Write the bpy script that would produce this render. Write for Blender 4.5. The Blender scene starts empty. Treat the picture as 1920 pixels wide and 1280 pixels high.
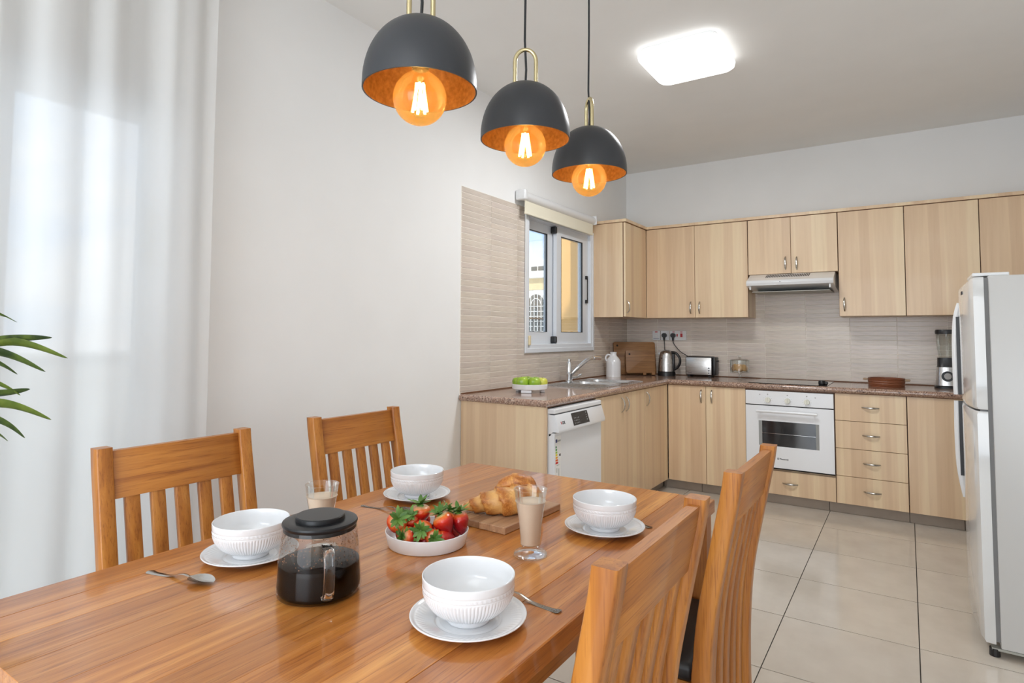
import bpy, bmesh, math, random
from math import pi, sin, cos, radians
from mathutils import Vector, Matrix
random.seed(7)
SC = bpy.context.scene
COL = SC.collection
V = Vector

# ------------------------------------------------------------------ camera
cam_d = bpy.data.cameras.new('camera'); cam = bpy.data.objects.new('camera', cam_d); COL.objects.link(cam)
RT = V((0.8330037, 0.5532349, 0.0059949)); DN = V((-0.0241467, 0.0471784, -0.9985946)); FW = V((-0.5527402, 0.8316882, 0.0526586))
m3 = Matrix((RT, -DN, -FW)).transposed()
cam.matrix_world = Matrix.Translation((2.2698145, -5.5476922, 1.2613089)) @ m3.to_4x4()
cam_d.sensor_fit = 'HORIZONTAL'; cam_d.sensor_width = 36.0
cam_d.lens = 1131.672 * 36 / 1920
cam_d.shift_x = (960 - 948.3056) / 1920
cam_d.shift_y = (567.202 - 640) / 1920
cam_d.clip_start = 0.02; cam_d.clip_end = 200
SC.camera = cam

# ------------------------------------------------------------------ colour management
SC.view_settings.view_transform = 'Standard'; SC.view_settings.look = 'None'
SC.view_settings.gamma = 1; SC.view_settings.use_curve_mapping = False
SC.view_settings.exposure = -0.16
SC.cycles.max_bounces = 10; SC.cycles.diffuse_bounces = 5; SC.cycles.glossy_bounces = 5
SC.cycles.transparent_max_bounces = 24; SC.cycles.transmission_bounces = 8
SC.cycles.caustics_reflective = False; SC.cycles.caustics_refractive = False
SC.cycles.sample_clamp_indirect = 6.0
SC.cycles.use_denoising = True

# ------------------------------------------------------------------ sky
W = bpy.data.worlds.new('sky'); SC.world = W; W.use_nodes = True
nt = W.node_tree; nt.nodes.clear()
def wn(t, **k):
    n = nt.nodes.new(t)
    for a, b in k.items(): setattr(n, a, b)
    return n
tc = wn('ShaderNodeTexCoord'); mp = wn('ShaderNodeMapping'); mp.inputs['Scale'].default_value = (2.2, 2.2, 5.0)
nz = wn('ShaderNodeTexNoise'); nz.inputs['Scale'].default_value = 1.6; nz.inputs['Detail'].default_value = 6
cr = wn('ShaderNodeValToRGB'); cr.color_ramp.elements[0].position = 0.42; cr.color_ramp.elements[0].color = (0.50, 0.68, 0.95, 1)
cr.color_ramp.elements[1].position = 0.62; cr.color_ramp.elements[1].color = (0.95, 0.96, 1.0, 1)
bg = wn('ShaderNodeBackground'); bg.inputs['Strength'].default_value = 2.3; wo = wn('ShaderNodeOutputWorld')
nt.links.new(tc.outputs['Generated'], mp.inputs['Vector']); nt.links.new(mp.outputs[0], nz.inputs['Vector'])
nt.links.new(nz.outputs['Fac'], cr.inputs['Fac']); nt.links.new(cr.outputs[0], bg.inputs['Color']); nt.links.new(bg.outputs[0], wo.inputs['Surface'])

# ------------------------------------------------------------------ lights
def area(name, loc, rot, sx, sy, power, color=(1, 1, 1)):
    d = bpy.data.lights.new(name, 'AREA'); d.shape = 'RECTANGLE'; d.size = sx; d.size_y = sy; d.energy = power; d.color = color
    o = bpy.data.objects.new(name, d); o.location = loc; o.rotation_euler = rot; COL.objects.link(o); return o
# added soft fill from behind the camera, standing in an invented opening
area('rear_fill', (1.8, -8.45, 1.3), (radians(103), 0, 0), 2.6, 2.2, 92, (0.90, 0.955, 1.0))
# added overhead fill at the unseen living end, no known fixture
area('overhead_fill', (2.2, -6.6, 2.78), (0, 0, 0), 1.3, 1.3, 12, (0.94, 0.975, 1.0))
# kitchen ceiling fixture (its own diffuser sits at the same place)
area('kitchen_ceiling_lamp', (1.275, -2.225, 2.765), (0, 0, 0), 0.36, 0.36, 29, (0.97, 0.985, 1.0))
# daylight through the glass door behind the curtain
area('glass_door_daylight', (-0.5, -4.9, 1.1), (0, radians(-90), 0), 2.0, 1.0, 4, (1.0, 1.0, 0.97))
sun = bpy.data.lights.new('sun', 'SUN'); sun.energy = 3.6; sun.angle = radians(2); sun.color = (1, 0.96, 0.9)
so = bpy.data.objects.new('sun', sun); so.rotation_euler = V((-0.35, 0.8, -0.62)).to_track_quat('-Z', 'Y').to_euler(); COL.objects.link(so)

# ================================================================== materials
MAT = {}
class NT:
    def __init__(s, name):
        s.m = bpy.data.materials.new(name); s.m.use_nodes = True; s.t = s.m.node_tree
        s.b = s.t.nodes['Principled BSDF']; s.out = s.t.nodes['Material Output']; MAT[name] = s.m
    def n(s, t, **k):
        x = s.t.nodes.new(t)
        for a, b in k.items():
            if a in x.inputs: x.inputs[a].default_value = b
            else: setattr(x, a, b)
        return x
    def l(s, a, b): s.t.links.new(a, b)
    def coords(s, scale=(1, 1, 1), kind='Object'):
        t = s.n('ShaderNodeTexCoord'); m = s.n('ShaderNodeMapping'); m.inputs['Scale'].default_value = scale
        s.l(t.outputs[kind], m.inputs['Vector']); return m.outputs[0]
    def noise(s, vec, scale=1, detail=4, rough=.5, dist=0):
        x = s.n('ShaderNodeTexNoise'); x.inputs['Scale'].default_value = scale; x.inputs['Detail'].default_value = detail
        x.inputs['Roughness'].default_value = rough; x.inputs['Distortion'].default_value = dist
        s.l(vec, x.inputs['Vector']); return x.outputs['Fac']
    def ramp(s, fac, stops):
        r = s.n('ShaderNodeValToRGB'); e = r.color_ramp.elements
        while len(e) < len(stops): e.new(0.5)
        for i, (p, c) in enumerate(stops): e[i].position = p; e[i].color = (*c, 1) if len(c) == 3 else c
        s.l(fac, r.inputs['Fac']); return r.outputs[0]
    def mix(s, fac, a, b, mode='MIX'):
        x = s.n('ShaderNodeMix', data_type='RGBA', blend_type=mode)
        for v, i in ((fac, 0), (a, 6), (b, 7)):
            if isinstance(v, (int, float)): x.inputs[i].default_value = v
            elif isinstance(v, tuple): x.inputs[i].default_value = (*v, 1)
            else: s.l(v, x.inputs[i])
        return x.outputs[2]
    def bump(s, h, strength=.1, dist=.002):
        b = s.n('ShaderNodeBump'); b.inputs['Strength'].default_value = strength; b.inputs['Distance'].default_value = dist
        s.l(h, b.inputs['Height']); s.l(b.outputs[0], s.b.inputs['Normal'])
def plain(name, c, rough=.5, metal=0, spec=None, coat=0, **k):
    x = NT(name); b = x.b
    b.inputs['Base Color'].default_value = (*c, 1); b.inputs['Roughness'].default_value = rough; b.inputs['Metallic'].default_value = metal
    if spec is not None: b.inputs['Specular IOR Level'].default_value = spec
    b.inputs['Coat Weight'].default_value = coat; b.inputs['Coat Roughness'].default_value = .05
    for a, v in k.items(): b.inputs[a.replace('_', ' ')].default_value = v
    return x
def hexc(r, g, b):
    f = lambda u: (u / 255 / 12.92) if u / 255 <= .04045 else ((u / 255 + .055) / 1.055) ** 2.4
    return (f(r), f(g), f(b))

def painted(name, c, var=.03, rough=.85):
    x = plain(name, c, rough)
    v = x.coords((1, 1, 1)); f = x.noise(v, 3, 5); lo = tuple(u * (1 - var) for u in c)
    x.l(x.ramp(f, [(.3, lo), (.7, c)]), x.b.inputs['Base Color'])
    x.bump(x.noise(v, 220, 2), .12, .0006)
painted('wall_paint', hexc(238, 238, 237)); painted('ceiling_paint', hexc(240, 240, 238))
plain('grout_light', hexc(244, 238, 228), .8); plain('floor_grout', hexc(70, 66, 62), .85)

def wood(name, c1, c2, c3, axis='x', rough=.32, coat=.3, sc=1.0, knots=.2, objcol=True):
    coat = coat * 1.7
    x = plain(name, c2, rough, coat=coat); x.b.inputs['Coat Roughness'].default_value = .07
    s = {'x': (1.0, 30, 30), 'y': (30, 1.0, 30), 'z': (30, 30, 1.0)}[axis]; s = tuple(a * sc for a in s)
    t = x.n('ShaderNodeTexCoord'); m = x.n('ShaderNodeMapping'); m.inputs['Scale'].default_value = s
    oi = x.n('ShaderNodeObjectInfo'); add = x.n('ShaderNodeVectorMath', operation='ADD'); mul = x.n('ShaderNodeVectorMath', operation='SCALE')
    comb = x.n('ShaderNodeCombineXYZ'); x.l(oi.outputs['Random'], comb.inputs[0]); x.l(oi.outputs['Random'], comb.inputs[1]); x.l(oi.outputs['Random'], comb.inputs[2])
    x.l(comb.outputs[0], mul.inputs[0]); mul.inputs['Scale'].default_value = 7.3
    x.l(t.outputs['Object'], add.inputs[0]); x.l(mul.outputs[0], add.inputs[1]); x.l(add.outputs[0], m.inputs['Vector'])
    f1 = x.noise(m.outputs[0], 1.0, 6, .6, .6)
    m2 = x.n('ShaderNodeMapping'); m2.inputs['Scale'].default_value = tuple(a * 9 for a in s); x.l(add.outputs[0], m2.inputs['Vector'])
    f2 = x.noise(m2.outputs[0], 1.0, 3, .6)
    col = x.ramp(f1, [(.28, c1), (.5, c2), (.74, c3)])
    pores = x.ramp(f2, [(.34, (.66, .56, .48)), (.46, (1, 1, 1))])
    col = x.mix(knots * 3 if knots * 3 < 1 else 1.0, col, pores, 'MULTIPLY')
    if objcol: col = x.mix(1.0, col, oi.outputs['Color'], 'MULTIPLY')
    x.l(col, x.b.inputs['Base Color']); x.bump(f2, .15, .0004)
    return x
O1, O2, O3 = hexc(152, 88, 32), hexc(186, 118, 46), hexc(208, 142, 64)
for ax in 'xyz': wood('oak_' + ax, O1, O2, O3, ax, .42, .10, 1.0, .28)
wood('table_oak', hexc(156, 92, 38), hexc(188, 120, 54), hexc(216, 152, 82), 'y', .3, .32, 1.0, .3)
MP1, MP2, MP3 = hexc(216, 186, 152), hexc(224, 196, 161), hexc(231, 207, 171)
def maple():
    x = plain('maple', MP2, .38, coat=.12)
    v = x.coords((7, 7, .12)); f = x.noise(v, 1, 3, .45); f2 = x.noise(x.coords((60, 60, 3)), 1, 4, .5)
    col = x.ramp(f, [(.36, MP1), (.44, MP1), (.47, MP2), (.53, MP2), (.56, MP3)])
    col = x.mix(.5, col, x.ramp(f2, [(.3, (.9, .86, .82)), (.6, (1, 1, 1))]), 'MULTIPLY'); x.l(col, x.b.inputs['Base Color'])
maple()
plain('brown_edge', hexc(112, 74, 48), .5); plain('dark_gap', (.012, .01, .009), .8)
def granite():
    x = plain('granite', (.3, .2, .15), .16, coat=.3)
    v = x.coords((1, 1, 1)); f = x.noise(v, 120, 3, .6); g = x.noise(v, 45, 3, .6)
    c = x.ramp(f, [(.34, hexc(62, 46, 40)), (.46, hexc(150, 122, 108)), (.56, hexc(180, 152, 134)), (.7, hexc(206, 184, 168))])
    c = x.mix(x.ramp(g, [(.45, (0, 0, 0)), (.65, (.7, .7, .7))]), c, hexc(156, 122, 102)); x.l(c, x.b.inputs['Base Color'])
granite()
def tile_mat(name, c, grain, rough, objcol=True, coat=0.0, var=.10):
    x = plain(name, c, rough, coat=coat)
    f = x.noise(x.coords(grain), 1, 5, .6); g = x.noise(x.coords((1, 1, 1)), 6, 3)
    lo = tuple(u * (1 - var * 1.6) for u in c); hi = tuple(min(1, u * (1 + var)) for u in c)
    col = x.ramp(f, [(.32, lo), (.5, c), (.68, hi)])
    col = x.mix(.6, col, x.ramp(g, [(.35, (.9, .88, .87)), (.6, (1, 1, 1))]), 'MULTIPLY')
    if objcol:
        oi = x.n('ShaderNodeObjectInfo'); col = x.mix(1.0, col, oi.outputs['Color'], 'MULTIPLY')
    x.l(col, x.b.inputs['Base Color']); return x
tile_mat('strip_tile', hexc(212, 201, 190), (7, 7, 240), .26)
tile_mat('floor_tile', hexc(205, 196, 184), (5, 1.2, 1), .13, var=.03)
tile_mat('plinth_tile', hexc(160, 148, 136), (3, 3, 3), .4, var=.05)
def porc(name, c, r=.12): plain(name, c, r, coat=.5)
porc('porcelain', hexc(232, 233, 235)); porc('white_plastic', hexc(226, 227, 228), .3); plain('white_matte', hexc(236, 236, 234), .45)
plain('appliance_white', hexc(232, 234, 237), .22, coat=.2); plain('fridge_side', hexc(202, 202, 200), .32)
plain('fridge_gloss', hexc(214, 215, 214), .14, coat=.5); plain('grey_gasket', hexc(120, 120, 120), .6)
plain('aluminium_white', hexc(222, 226, 231), .35); plain('black_plastic', (.012, .012, .013), .35); plain('black_rubber', (.02, .02, .021), .55)
plain('lid_black', (.010, .0105, .012), .3, 0, .35)
plain('black_gloss', (.006, .006, .007), .04, coat=.5); plain('chrome', (.75, .76, .78), .12, 1); plain('handle_metal', (.52, .50, .46), .26, 1)
def steel(name, ax, c=(.58, .57, .56), r=.28):
    x = plain(name, c, r, 1); s = {'x': (2, 300, 300), 'z': (300, 300, 2)}[ax]
    f = x.noise(x.coords(s), 1, 3); x.l(x.ramp(f, [(.3, (r * .8,) * 3), (.7, (r * 1.3,) * 3)]), x.b.inputs['Roughness'])
steel('steel_x', 'x'); steel('steel_z', 'z'); steel('sink_steel', 'x', (.66, .67, .68), .24)
plain('spoon_steel', (.62, .59, .55), .2, 1)
plain('brass', hexc(212, 198, 156), .24, 1)
plain('shade_black', hexc(50, 52, 56), .4, coat=.0)
def copper_in():
    x = plain('shade_gold', hexc(176, 120, 60), .45, .4)
    f = x.noise(x.coords((1, 1, 1)), 90, 3); x.l(x.ramp(f, [(.3, hexc(156, 104, 50)), (.7, hexc(190, 134, 70))]), x.b.inputs['Base Color'])
copper_in()
plain('cord_black', (.015, .016, .018), .6)
def thin_glass(name, tint=(1, 1, 1), refl=.07, rough=0.0, haze=None, glow=None, gf=0, fm=.55):
    x = NT(name); x.t.nodes.remove(x.b)
    tr = x.n('ShaderNodeBsdfTransparent'); tr.inputs['Color'].default_value = (*tint, 1)
    gl = x.n('ShaderNodeBsdfGlossy'); gl.inputs['Roughness'].default_value = rough; gl.inputs['Color'].default_value = (1, 1, 1, 1)
    lw = x.n('ShaderNodeLayerWeight'); lw.inputs['Blend'].default_value = .35
    mth = x.n('ShaderNodeMath', operation='MULTIPLY_ADD'); x.l(lw.outputs['Fresnel'], mth.inputs[0]); mth.inputs[1].default_value = fm; mth.inputs[2].default_value = refl * .1
    mx = x.n('ShaderNodeMixShader'); x.l(mth.outputs[0], mx.inputs[0]); x.l(tr.outputs[0], mx.inputs[1]); x.l(gl.outputs[0], mx.inputs[2])
    last = mx.outputs[0]
    if glow:
        tl = x.n('ShaderNodeBsdfTranslucent'); tl.inputs['Color'].default_value = (*glow, 1); mg = x.n('ShaderNodeMixShader'); mg.inputs[0].default_value = gf
        x.l(last, mg.inputs[1]); x.l(tl.outputs[0], mg.inputs[2]); last = mg.outputs[0]
    if haze:
        df = x.n('ShaderNodeBsdfDiffuse'); df.inputs['Color'].default_value = (*haze[0], 1); mh = x.n('ShaderNodeMixShader')
        f = x.noise(x.coords((1, 1, 1)), haze[2], 2); x.l(x.ramp(f, [(haze[3], (0, 0, 0)), (haze[3] + .08, (haze[1],) * 3)]), mh.inputs[0])
        x.l(last, mh.inputs[1]); x.l(df.outputs[0], mh.inputs[2]); last = mh.outputs[0]
    x.l(last, x.out.inputs['Surface']); return x
thin_glass('clear_glass', (.97, .985, .98)); thin_glass('window_glass', (.97, .985, .98), .04)
thin_glass('carafe_glass', (.94, .92, .90), .02, 0, None, fm=.34)
thin_glass('amber_glass', (1.0, .74, .38), .05, 0, None, (1.0, .56, .14), .13); thin_glass('blender_glass', (.86, .88, .86), .08)
plain('thick_glass', (1, 1, 1), .0, Transmission_Weight=1.0, IOR=1.45)
x = NT('filament'); x.b.inputs['Emission Color'].default_value = (1, .80, .48, 1); x.b.inputs['Emission Strength'].default_value = 22
x = NT('lamp_diffuser'); x.b.inputs['Emission Color'].default_value = (1, .995, .98, 1); x.b.inputs['Emission Strength'].default_value = 2.6; x.b.inputs['Base Color'].default_value = (.9, .9, .9, 1)
plain('droplet', hexc(150, 110, 84), .25)
plain('coffee', (.005, .0022, .0012), .05, 0, .12); plain('milk_coffee', hexc(240, 213, 188), .35, Subsurface_Weight=.0)
def sheer():
    x = NT('sheer_fabric'); x.t.nodes.remove(x.b)
    tr = x.n('ShaderNodeBsdfTransparent'); df = x.n('ShaderNodeBsdfDiffuse'); tl = x.n('ShaderNodeBsdfTranslucent')
    df.inputs['Color'].default_value = (.86, .86, .85, 1); tl.inputs['Color'].default_value = (.86, .86, .85, 1)
    m1 = x.n('ShaderNodeMixShader'); m1.inputs[0].default_value = .45; x.l(df.outputs[0], m1.inputs[1]); x.l(tl.outputs[0], m1.inputs[2])
    lw = x.n('ShaderNodeLayerWeight'); lw.inputs['Blend'].default_value = .5
    r = x.ramp(lw.outputs['Facing'], [(.0, (.87,) * 3), (.9, (.99,) * 3)])
    m2 = x.n('ShaderNodeMixShader'); x.l(r, m2.inputs[0]); x.l(tr.outputs[0], m2.inputs[1]); x.l(m1.outputs[0], m2.inputs[2]); x.l(m2.outputs[0], x.out.inputs['Surface'])
sheer()
plain('blind_fabric', hexc(232, 226, 206), .8); plain('black_leather', (.014, .013, .013), .4)
plain('outside_white', hexc(236, 234, 228), .8); plain('outside_cream', hexc(226, 205, 160), .8); plain('outside_orange', hexc(226, 178, 112), .8)
plain('outside_glass', (.10, .12, .12), .2); plain('dark_rail', (.05, .05, .05), .5)
def leafm(name, c1, c2):
    x = plain(name, c1, .42); f = x.noise(x.coords((1, 1, 1)), 30, 3); x.l(x.ramp(f, [(.35, c1), (.65, c2)]), x.b.inputs['Base Color'])
leafm('leaf_green', hexc(58, 80, 38), hexc(104, 126, 52)); leafm('leaf_light', hexc(98, 120, 40), hexc(128, 146, 58)); leafm('calyx_green', hexc(62, 104, 36), hexc(120, 158, 70))
def berry():
    x = plain('strawberry_red', (.6, .03, .02), .28, coat=.3)
    at = x.n('ShaderNodeAttribute', attribute_name='ripe'); nf = x.noise(x.coords((1, 1, 1)), 60, 2)
    ad = x.n('ShaderNodeMath', operation='MULTIPLY_ADD'); x.l(nf, ad.inputs[0]); ad.inputs[1].default_value = .25; x.l(at.outputs['Fac'], ad.inputs[2])
    oi = x.n('ShaderNodeObjectInfo')
    c = x.ramp(ad.outputs[0], [(.12, hexc(238, 210, 160)), (.28, hexc(232, 110, 40)), (.5, hexc(206, 38, 24)), (.9, hexc(160, 14, 22))])
    x.l(x.mix(1.0, c, oi.outputs['Color'], 'MULTIPLY'), x.b.inputs['Base Color'])
    vo = x.n('ShaderNodeTexVoronoi'); vo.inputs['Scale'].default_value = 260; x.l(x.coords((1, 1, 1)), vo.inputs['Vector']); x.bump(vo.outputs['Distance'], .5, .001)
berry()
def applem(name, c1, c2):
    x = plain(name, c1, .28, coat=.2); f = x.noise(x.coords((1, 1, 1)), 25, 3); x.l(x.ramp(f, [(.35, c1), (.65, c2)]), x.b.inputs['Base Color'])
applem('apple_green', hexc(126, 164, 34), hexc(160, 190, 62)); applem('apple_yellow', hexc(196, 196, 70), hexc(212, 210, 96))
def crois():
    x = plain('croissant_crust', (.6, .3, .08), .42, coat=.12)
    f = x.noise(x.coords((1, 1, 1)), 34, 6, .65, .8); g = x.noise(x.coords((1, 1, 1)), 140, 4, .7, 1.0)
    at = x.n('ShaderNodeAttribute', attribute_name='ridge')
    c = x.ramp(f, [(.3, hexc(150, 84, 32)), (.5, hexc(196, 124, 54)), (.66, hexc(226, 166, 88))])
    c = x.mix(.6, c, x.ramp(g, [(.4, (.72, .55, .42)), (.56, (1, 1, 1))]), 'MULTIPLY')
    c = x.mix(x.ramp(at.outputs['Fac'], [(.15, (.75,) * 3), (.6, (0,) * 3)]), c, hexc(234, 184, 112)); x.l(c, x.b.inputs['Base Color']); x.bump(g, .5, .0015)
crois()
wood('acacia', hexc(150, 118, 90), hexc(178, 144, 112), hexc(198, 166, 132), 'y', .45, 0, 1.2, .15)
wood('board_wood', hexc(112, 78, 48), hexc(142, 102, 64), hexc(166, 124, 82), 'x', .45, 0, 1, .2)
plain('terracotta', hexc(132, 78, 50), .4, coat=.2); plain('terracotta_pale', hexc(170, 146, 120), .6)
plain('ink_dark', (.03, .03, .035), .6); plain('ink_red', hexc(190, 40, 50), .5); plain('ink_blue', hexc(40, 50, 110), .5); plain('grey_print', hexc(150, 152, 150), .6)
for n, c in dict(e0=(30, 120, 60), e1=(60, 150, 60), e2=(150, 190, 60), e3=(235, 215, 60), e4=(235, 170, 50), e5=(225, 100, 40), e6=(200, 45, 35)).items(): plain('energy_' + n, hexc(*c), .6)
plain('biscuit', hexc(206, 160, 104), .7); plain('soil', hexc(60, 44, 32), .9); plain('pot_grey', hexc(190, 186, 180), .6); plain('cream_tag', hexc(222, 206, 168), .5)
plain('oven_glass', (.02, .021, .023), .06, coat=.4); plain('knob_white', hexc(226, 226, 214), .35); plain('filter_grey', hexc(168, 168, 160), .4); plain('trunk', hexc(120, 96, 66), .8)

# ================================================================== mesh helpers
class MB:
    def __init__(s, o=(0, 0, 0)): s.bm = bmesh.new(); s.o = V(o)
    def _m(s, x): return V(x) - s.o
    def box(s, x0, y0, z0, x1, y1, z1, b=0, seg=1):
        if x0 > x1: x0, x1 = x1, x0
        if y0 > y1: y0, y1 = y1, y0
        if z0 > z1: z0, z1 = z1, z0
        r = bmesh.ops.create_cube(s.bm, size=1); vs = r['verts']
        for v in vs:
            v.co = s._m((x0 + (v.co.x + .5) * (x1 - x0), y0 + (v.co.y + .5) * (y1 - y0), z0 + (v.co.z + .5) * (z1 - z0)))
        if b > 0:
            b = min(b, (x1 - x0) * .45, (y1 - y0) * .45, (z1 - z0) * .45)
            es = list({e for v in vs for e in v.link_edges}); bmesh.ops.bevel(s.bm, geom=es, offset=b, segments=seg, profile=.5, affect='EDGES')
        return s
    def grid(s, rows, cu=False, cv=False, caps=False):
        vr = [[s.bm.verts.new(s._m(p)) for p in row] for row in rows]; nr = len(vr); nc = len(vr[0])
        for i in range(nr if cv else nr - 1):
            for j in range(nc if cu else nc - 1):
                a, b_, c, d = vr[i][j], vr[i][(j + 1) % nc], vr[(i + 1) % nr][(j + 1) % nc], vr[(i + 1) % nr][j]
                try: s.bm.faces.new((a, b_, c, d))
                except ValueError: pass
        if caps:
            for row, f in ((vr[0], True), (vr[-1], False)):
                try: s.bm.faces.new(list(reversed(row)) if f else row)
                except ValueError: pass
        return vr
    def lathe(s, prof, c=(0, 0, 0), n=32, mod=None, axis=None):
        rows = []
        for i, (r, z) in enumerate(prof):
            row = []
            for k in range(n):
                t = 2 * pi * k / n; rr = max(r, 1e-5)
                if mod: rr += mod(t, r, z, i)
                p = V((rr * cos(t), rr * sin(t), z))
                if axis is not None: p = axis @ p
                row.append(V(c) + p)
            rows.append(row)
        s.grid(rows, cu=True); bmesh.ops.remove_doubles(s.bm, verts=s.bm.verts, dist=2e-5); return s
    def tube(s, pts, r, n=8, sy=1.0, up=None, closed=False, caps=True):
        pts = [V(p) for p in pts]; N = len(pts); rs = r if isinstance(r, (list, tuple)) else [r] * N
        rows = []; u = None
        for i, p in enumerate(pts):
            a = pts[(i - 1) % N] if (closed or i) else p; b_ = pts[(i + 1) % N] if (closed or i < N - 1) else p
            t = (b_ - a).normalized()
            if u is None: u = (V(up) if up else (V((0, 0, 1)) if abs(t.z) < .9 else V((1, 0, 0))))
            u = (u - t * u.dot(t)).normalized(); w = t.cross(u)
            rows.append([p + (u * cos(2 * pi * k / n) * rs[i] + w * sin(2 * pi * k / n) * rs[i] * sy) for k in range(n)])
        s.grid(rows, cu=True, cv=closed, caps=caps and not closed); return s
    def slab(s, us, vs, inc, d0, d1, ax):
        """cells of a grid in a plane, extruded between d0 and d1 along axis ax ('x': u=y v=z, 'y': u=x v=z, 'z': u=x v=y)"""
        def P(u, v, d): return {'x': (d, u, v), 'y': (u, d, v), 'z': (u, v, d)}[ax]
        C = {}
        def vt(i, j, k):
            if (i, j, k) not in C: C[(i, j, k)] = s.bm.verts.new(s._m(P(us[i], vs[j], (d0, d1)[k])))
            return C[(i, j, k)]
        nu, nv = len(us) - 1, len(vs) - 1; I = lambda i, j: 0 <= i < nu and 0 <= j < nv and inc(i, j)
        for i in range(nu):
            for j in range(nv):
                if not I(i, j): continue
                for k in (0, 1): s.bm.faces.new([vt(i, j, k), vt(i + 1, j, k), vt(i + 1, j + 1, k), vt(i, j + 1, k)])
                for (di, dj), (a, b_) in {(-1, 0): ((i, j), (i, j + 1)), (1, 0): ((i + 1, j), (i + 1, j + 1)), (0, -1): ((i, j), (i + 1, j)), (0, 1): ((i, j + 1), (i + 1, j + 1))}.items():
                    if not I(i + di, j + dj): s.bm.faces.new([vt(*a, 0), vt(*b_, 0), vt(*b_, 1), vt(*a, 1)])
        return s
    def prism(s, poly, d0, d1, ax='z', b=0):
        def P(u, v, d): return {'x': (d, u, v), 'y': (u, d, v), 'z': (u, v, d)}[ax]
        r0 = [s.bm.verts.new(s._m(P(u, v, d0))) for u, v in poly]; r1 = [s.bm.verts.new(s._m(P(u, v, d1))) for u, v in poly]
        n = len(poly); fs = [s.bm.faces.new(r0), s.bm.faces.new(list(reversed(r1)))]
        for i in range(n): fs.append(s.bm.faces.new((r0[i], r1[i], r1[(i + 1) % n], r0[(i + 1) % n])))
        if b:
            es = [e for f in fs[:2] for e in f.edges]; bmesh.ops.bevel(s.bm, geom=es, offset=b, segments=2, profile=.5, affect='EDGES')
        return s
    def xf(s, mat): bmesh.ops.transform(s.bm, matrix=mat, verts=s.bm.verts); return s
    def build(s, name, mat, parent=None, smooth=False, angle=35, mods=None):
        bmesh.ops.recalc_face_normals(s.bm, faces=s.bm.faces)
        me = bpy.data.meshes.new(name); s.bm.to_mesh(me); s.bm.free()
        if smooth:
            me.polygons.foreach_set('use_smooth', [True] * len(me.polygons)); me.update()
            try: me.set_sharp_from_angle(angle=radians(angle))
            except Exception: pass
        me.materials.append(MAT[mat]); o = bpy.data.objects.new(name, me); COL.objects.link(o)
        if parent is not None: o.parent = parent
        return o
def thing(name, label, cat, loc=(0, 0, 0), group=None, rz=0):
    o = bpy.data.objects.new(name, None); o.empty_display_size = .05; COL.objects.link(o); o.location = loc; o.rotation_euler = (0, 0, rz)
    o['label'] = label; o['category'] = cat
    if group: o['group'] = group
    return o
def tag(o, label, cat, group=None):
    o['label'] = label; o['category'] = cat
    if group: o['group'] = group
    return o
def struct(o): o['kind'] = 'structure'; return o
def solo(mb, name, mat, label, cat, loc, group=None, **k):
    o = mb.build(name, mat, None, **k); o.location = loc; return tag(o, label, cat, group)
def copy_tree(o, loc, rz=None, label=None, group=None):
    r = o.copy(); COL.objects.link(r); r.location = loc
    if rz is not None: r.rotation_euler = (0, 0, rz)
    if label: r['label'] = label
    for ch in list(o.children):
        c = ch.copy(); COL.objects.link(c); c.parent = r
        for g in list(ch.children):
            d = g.copy(); COL.objects.link(d); d.parent = c
    return r
def share(name, src, parent, loc, color=None):
    o = bpy.data.objects.new(name, src); COL.objects.link(o); o.parent = parent; o.location = loc
    if color: o.color = color
    return o
def text(body, size, mat, parent, loc, rot, name='lettering', bold=0.0, ext=.0003):
    c = bpy.data.curves.new(name, 'FONT'); c.body = body; c.size = size; c.extrude = ext; c.offset = bold
    t = bpy.data.objects.new(name, c); me = bpy.data.meshes.new_from_object(t); bpy.data.objects.remove(t)
    me.materials.clear(); me.materials.append(MAT[mat]); o = bpy.data.objects.new(name, me); COL.objects.link(o)
    o.parent = parent; o.location = loc; o.rotation_euler = rot; return o
def resample(p, n):
    """dense catmull-rom through profile points"""
    out = []; N = len(p)
    for i in range(N - 1):
        a, b, c, d = p[max(i - 1, 0)], p[i], p[i + 1], p[min(i + 2, N - 1)]
        for k in range(n):
            t = k / n; q = []
            for j in range(len(b)): q.append(.5 * (2 * b[j] + (c[j] - a[j]) * t + (2 * a[j] - 5 * b[j] + 4 * c[j] - d[j]) * t * t + (3 * b[j] - a[j] - 3 * c[j] + d[j]) * t ** 3))
            out.append(tuple(q))
    out.append(tuple(p[-1])); return out

# ================================================================== room
H = 2.842; XR = 3.17; YF = -8.6; PX, PY = 0, 0
fl = struct(MB().box(-.2, YF - .2, -.06, XR + .2, .2, -.006).build('floor', 'floor_grout'))
me = MB().box(0, 0, -.012, .503, .5072, 0, 0).build('t', 'floor_tile'); tm = me.data; bpy.data.objects.remove(me)
xs = [1.776 + .507 * k for k in range(-4, 3)]; ys = [-1.4926 + .512 * k for k in range(-14, 3)]
for xx in xs:
    for yy in ys:
        if xx + .503 > XR or yy + .5 > 0 : continue
        v = random.uniform(.965, 1.0); share('tile', tm, fl, (xx, yy, 0), (v, v * .995, v * .985, 1))
# border tiles cut against the walls
cut = MB()
for yy in ys:
    if yy + .5 <= .02: cut.box(xs[-1] + .507 if xs[-1] + .503 < XR else xs[-1], yy, -.012, XR, min(yy + .509, 0), 0, .001)
cut.build('border_tile', 'floor_tile', fl)
cl = struct(MB().box(-.2, YF - .2, H, XR + .2, .2, H + .1).build('ceiling', 'ceiling_paint'))
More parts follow.
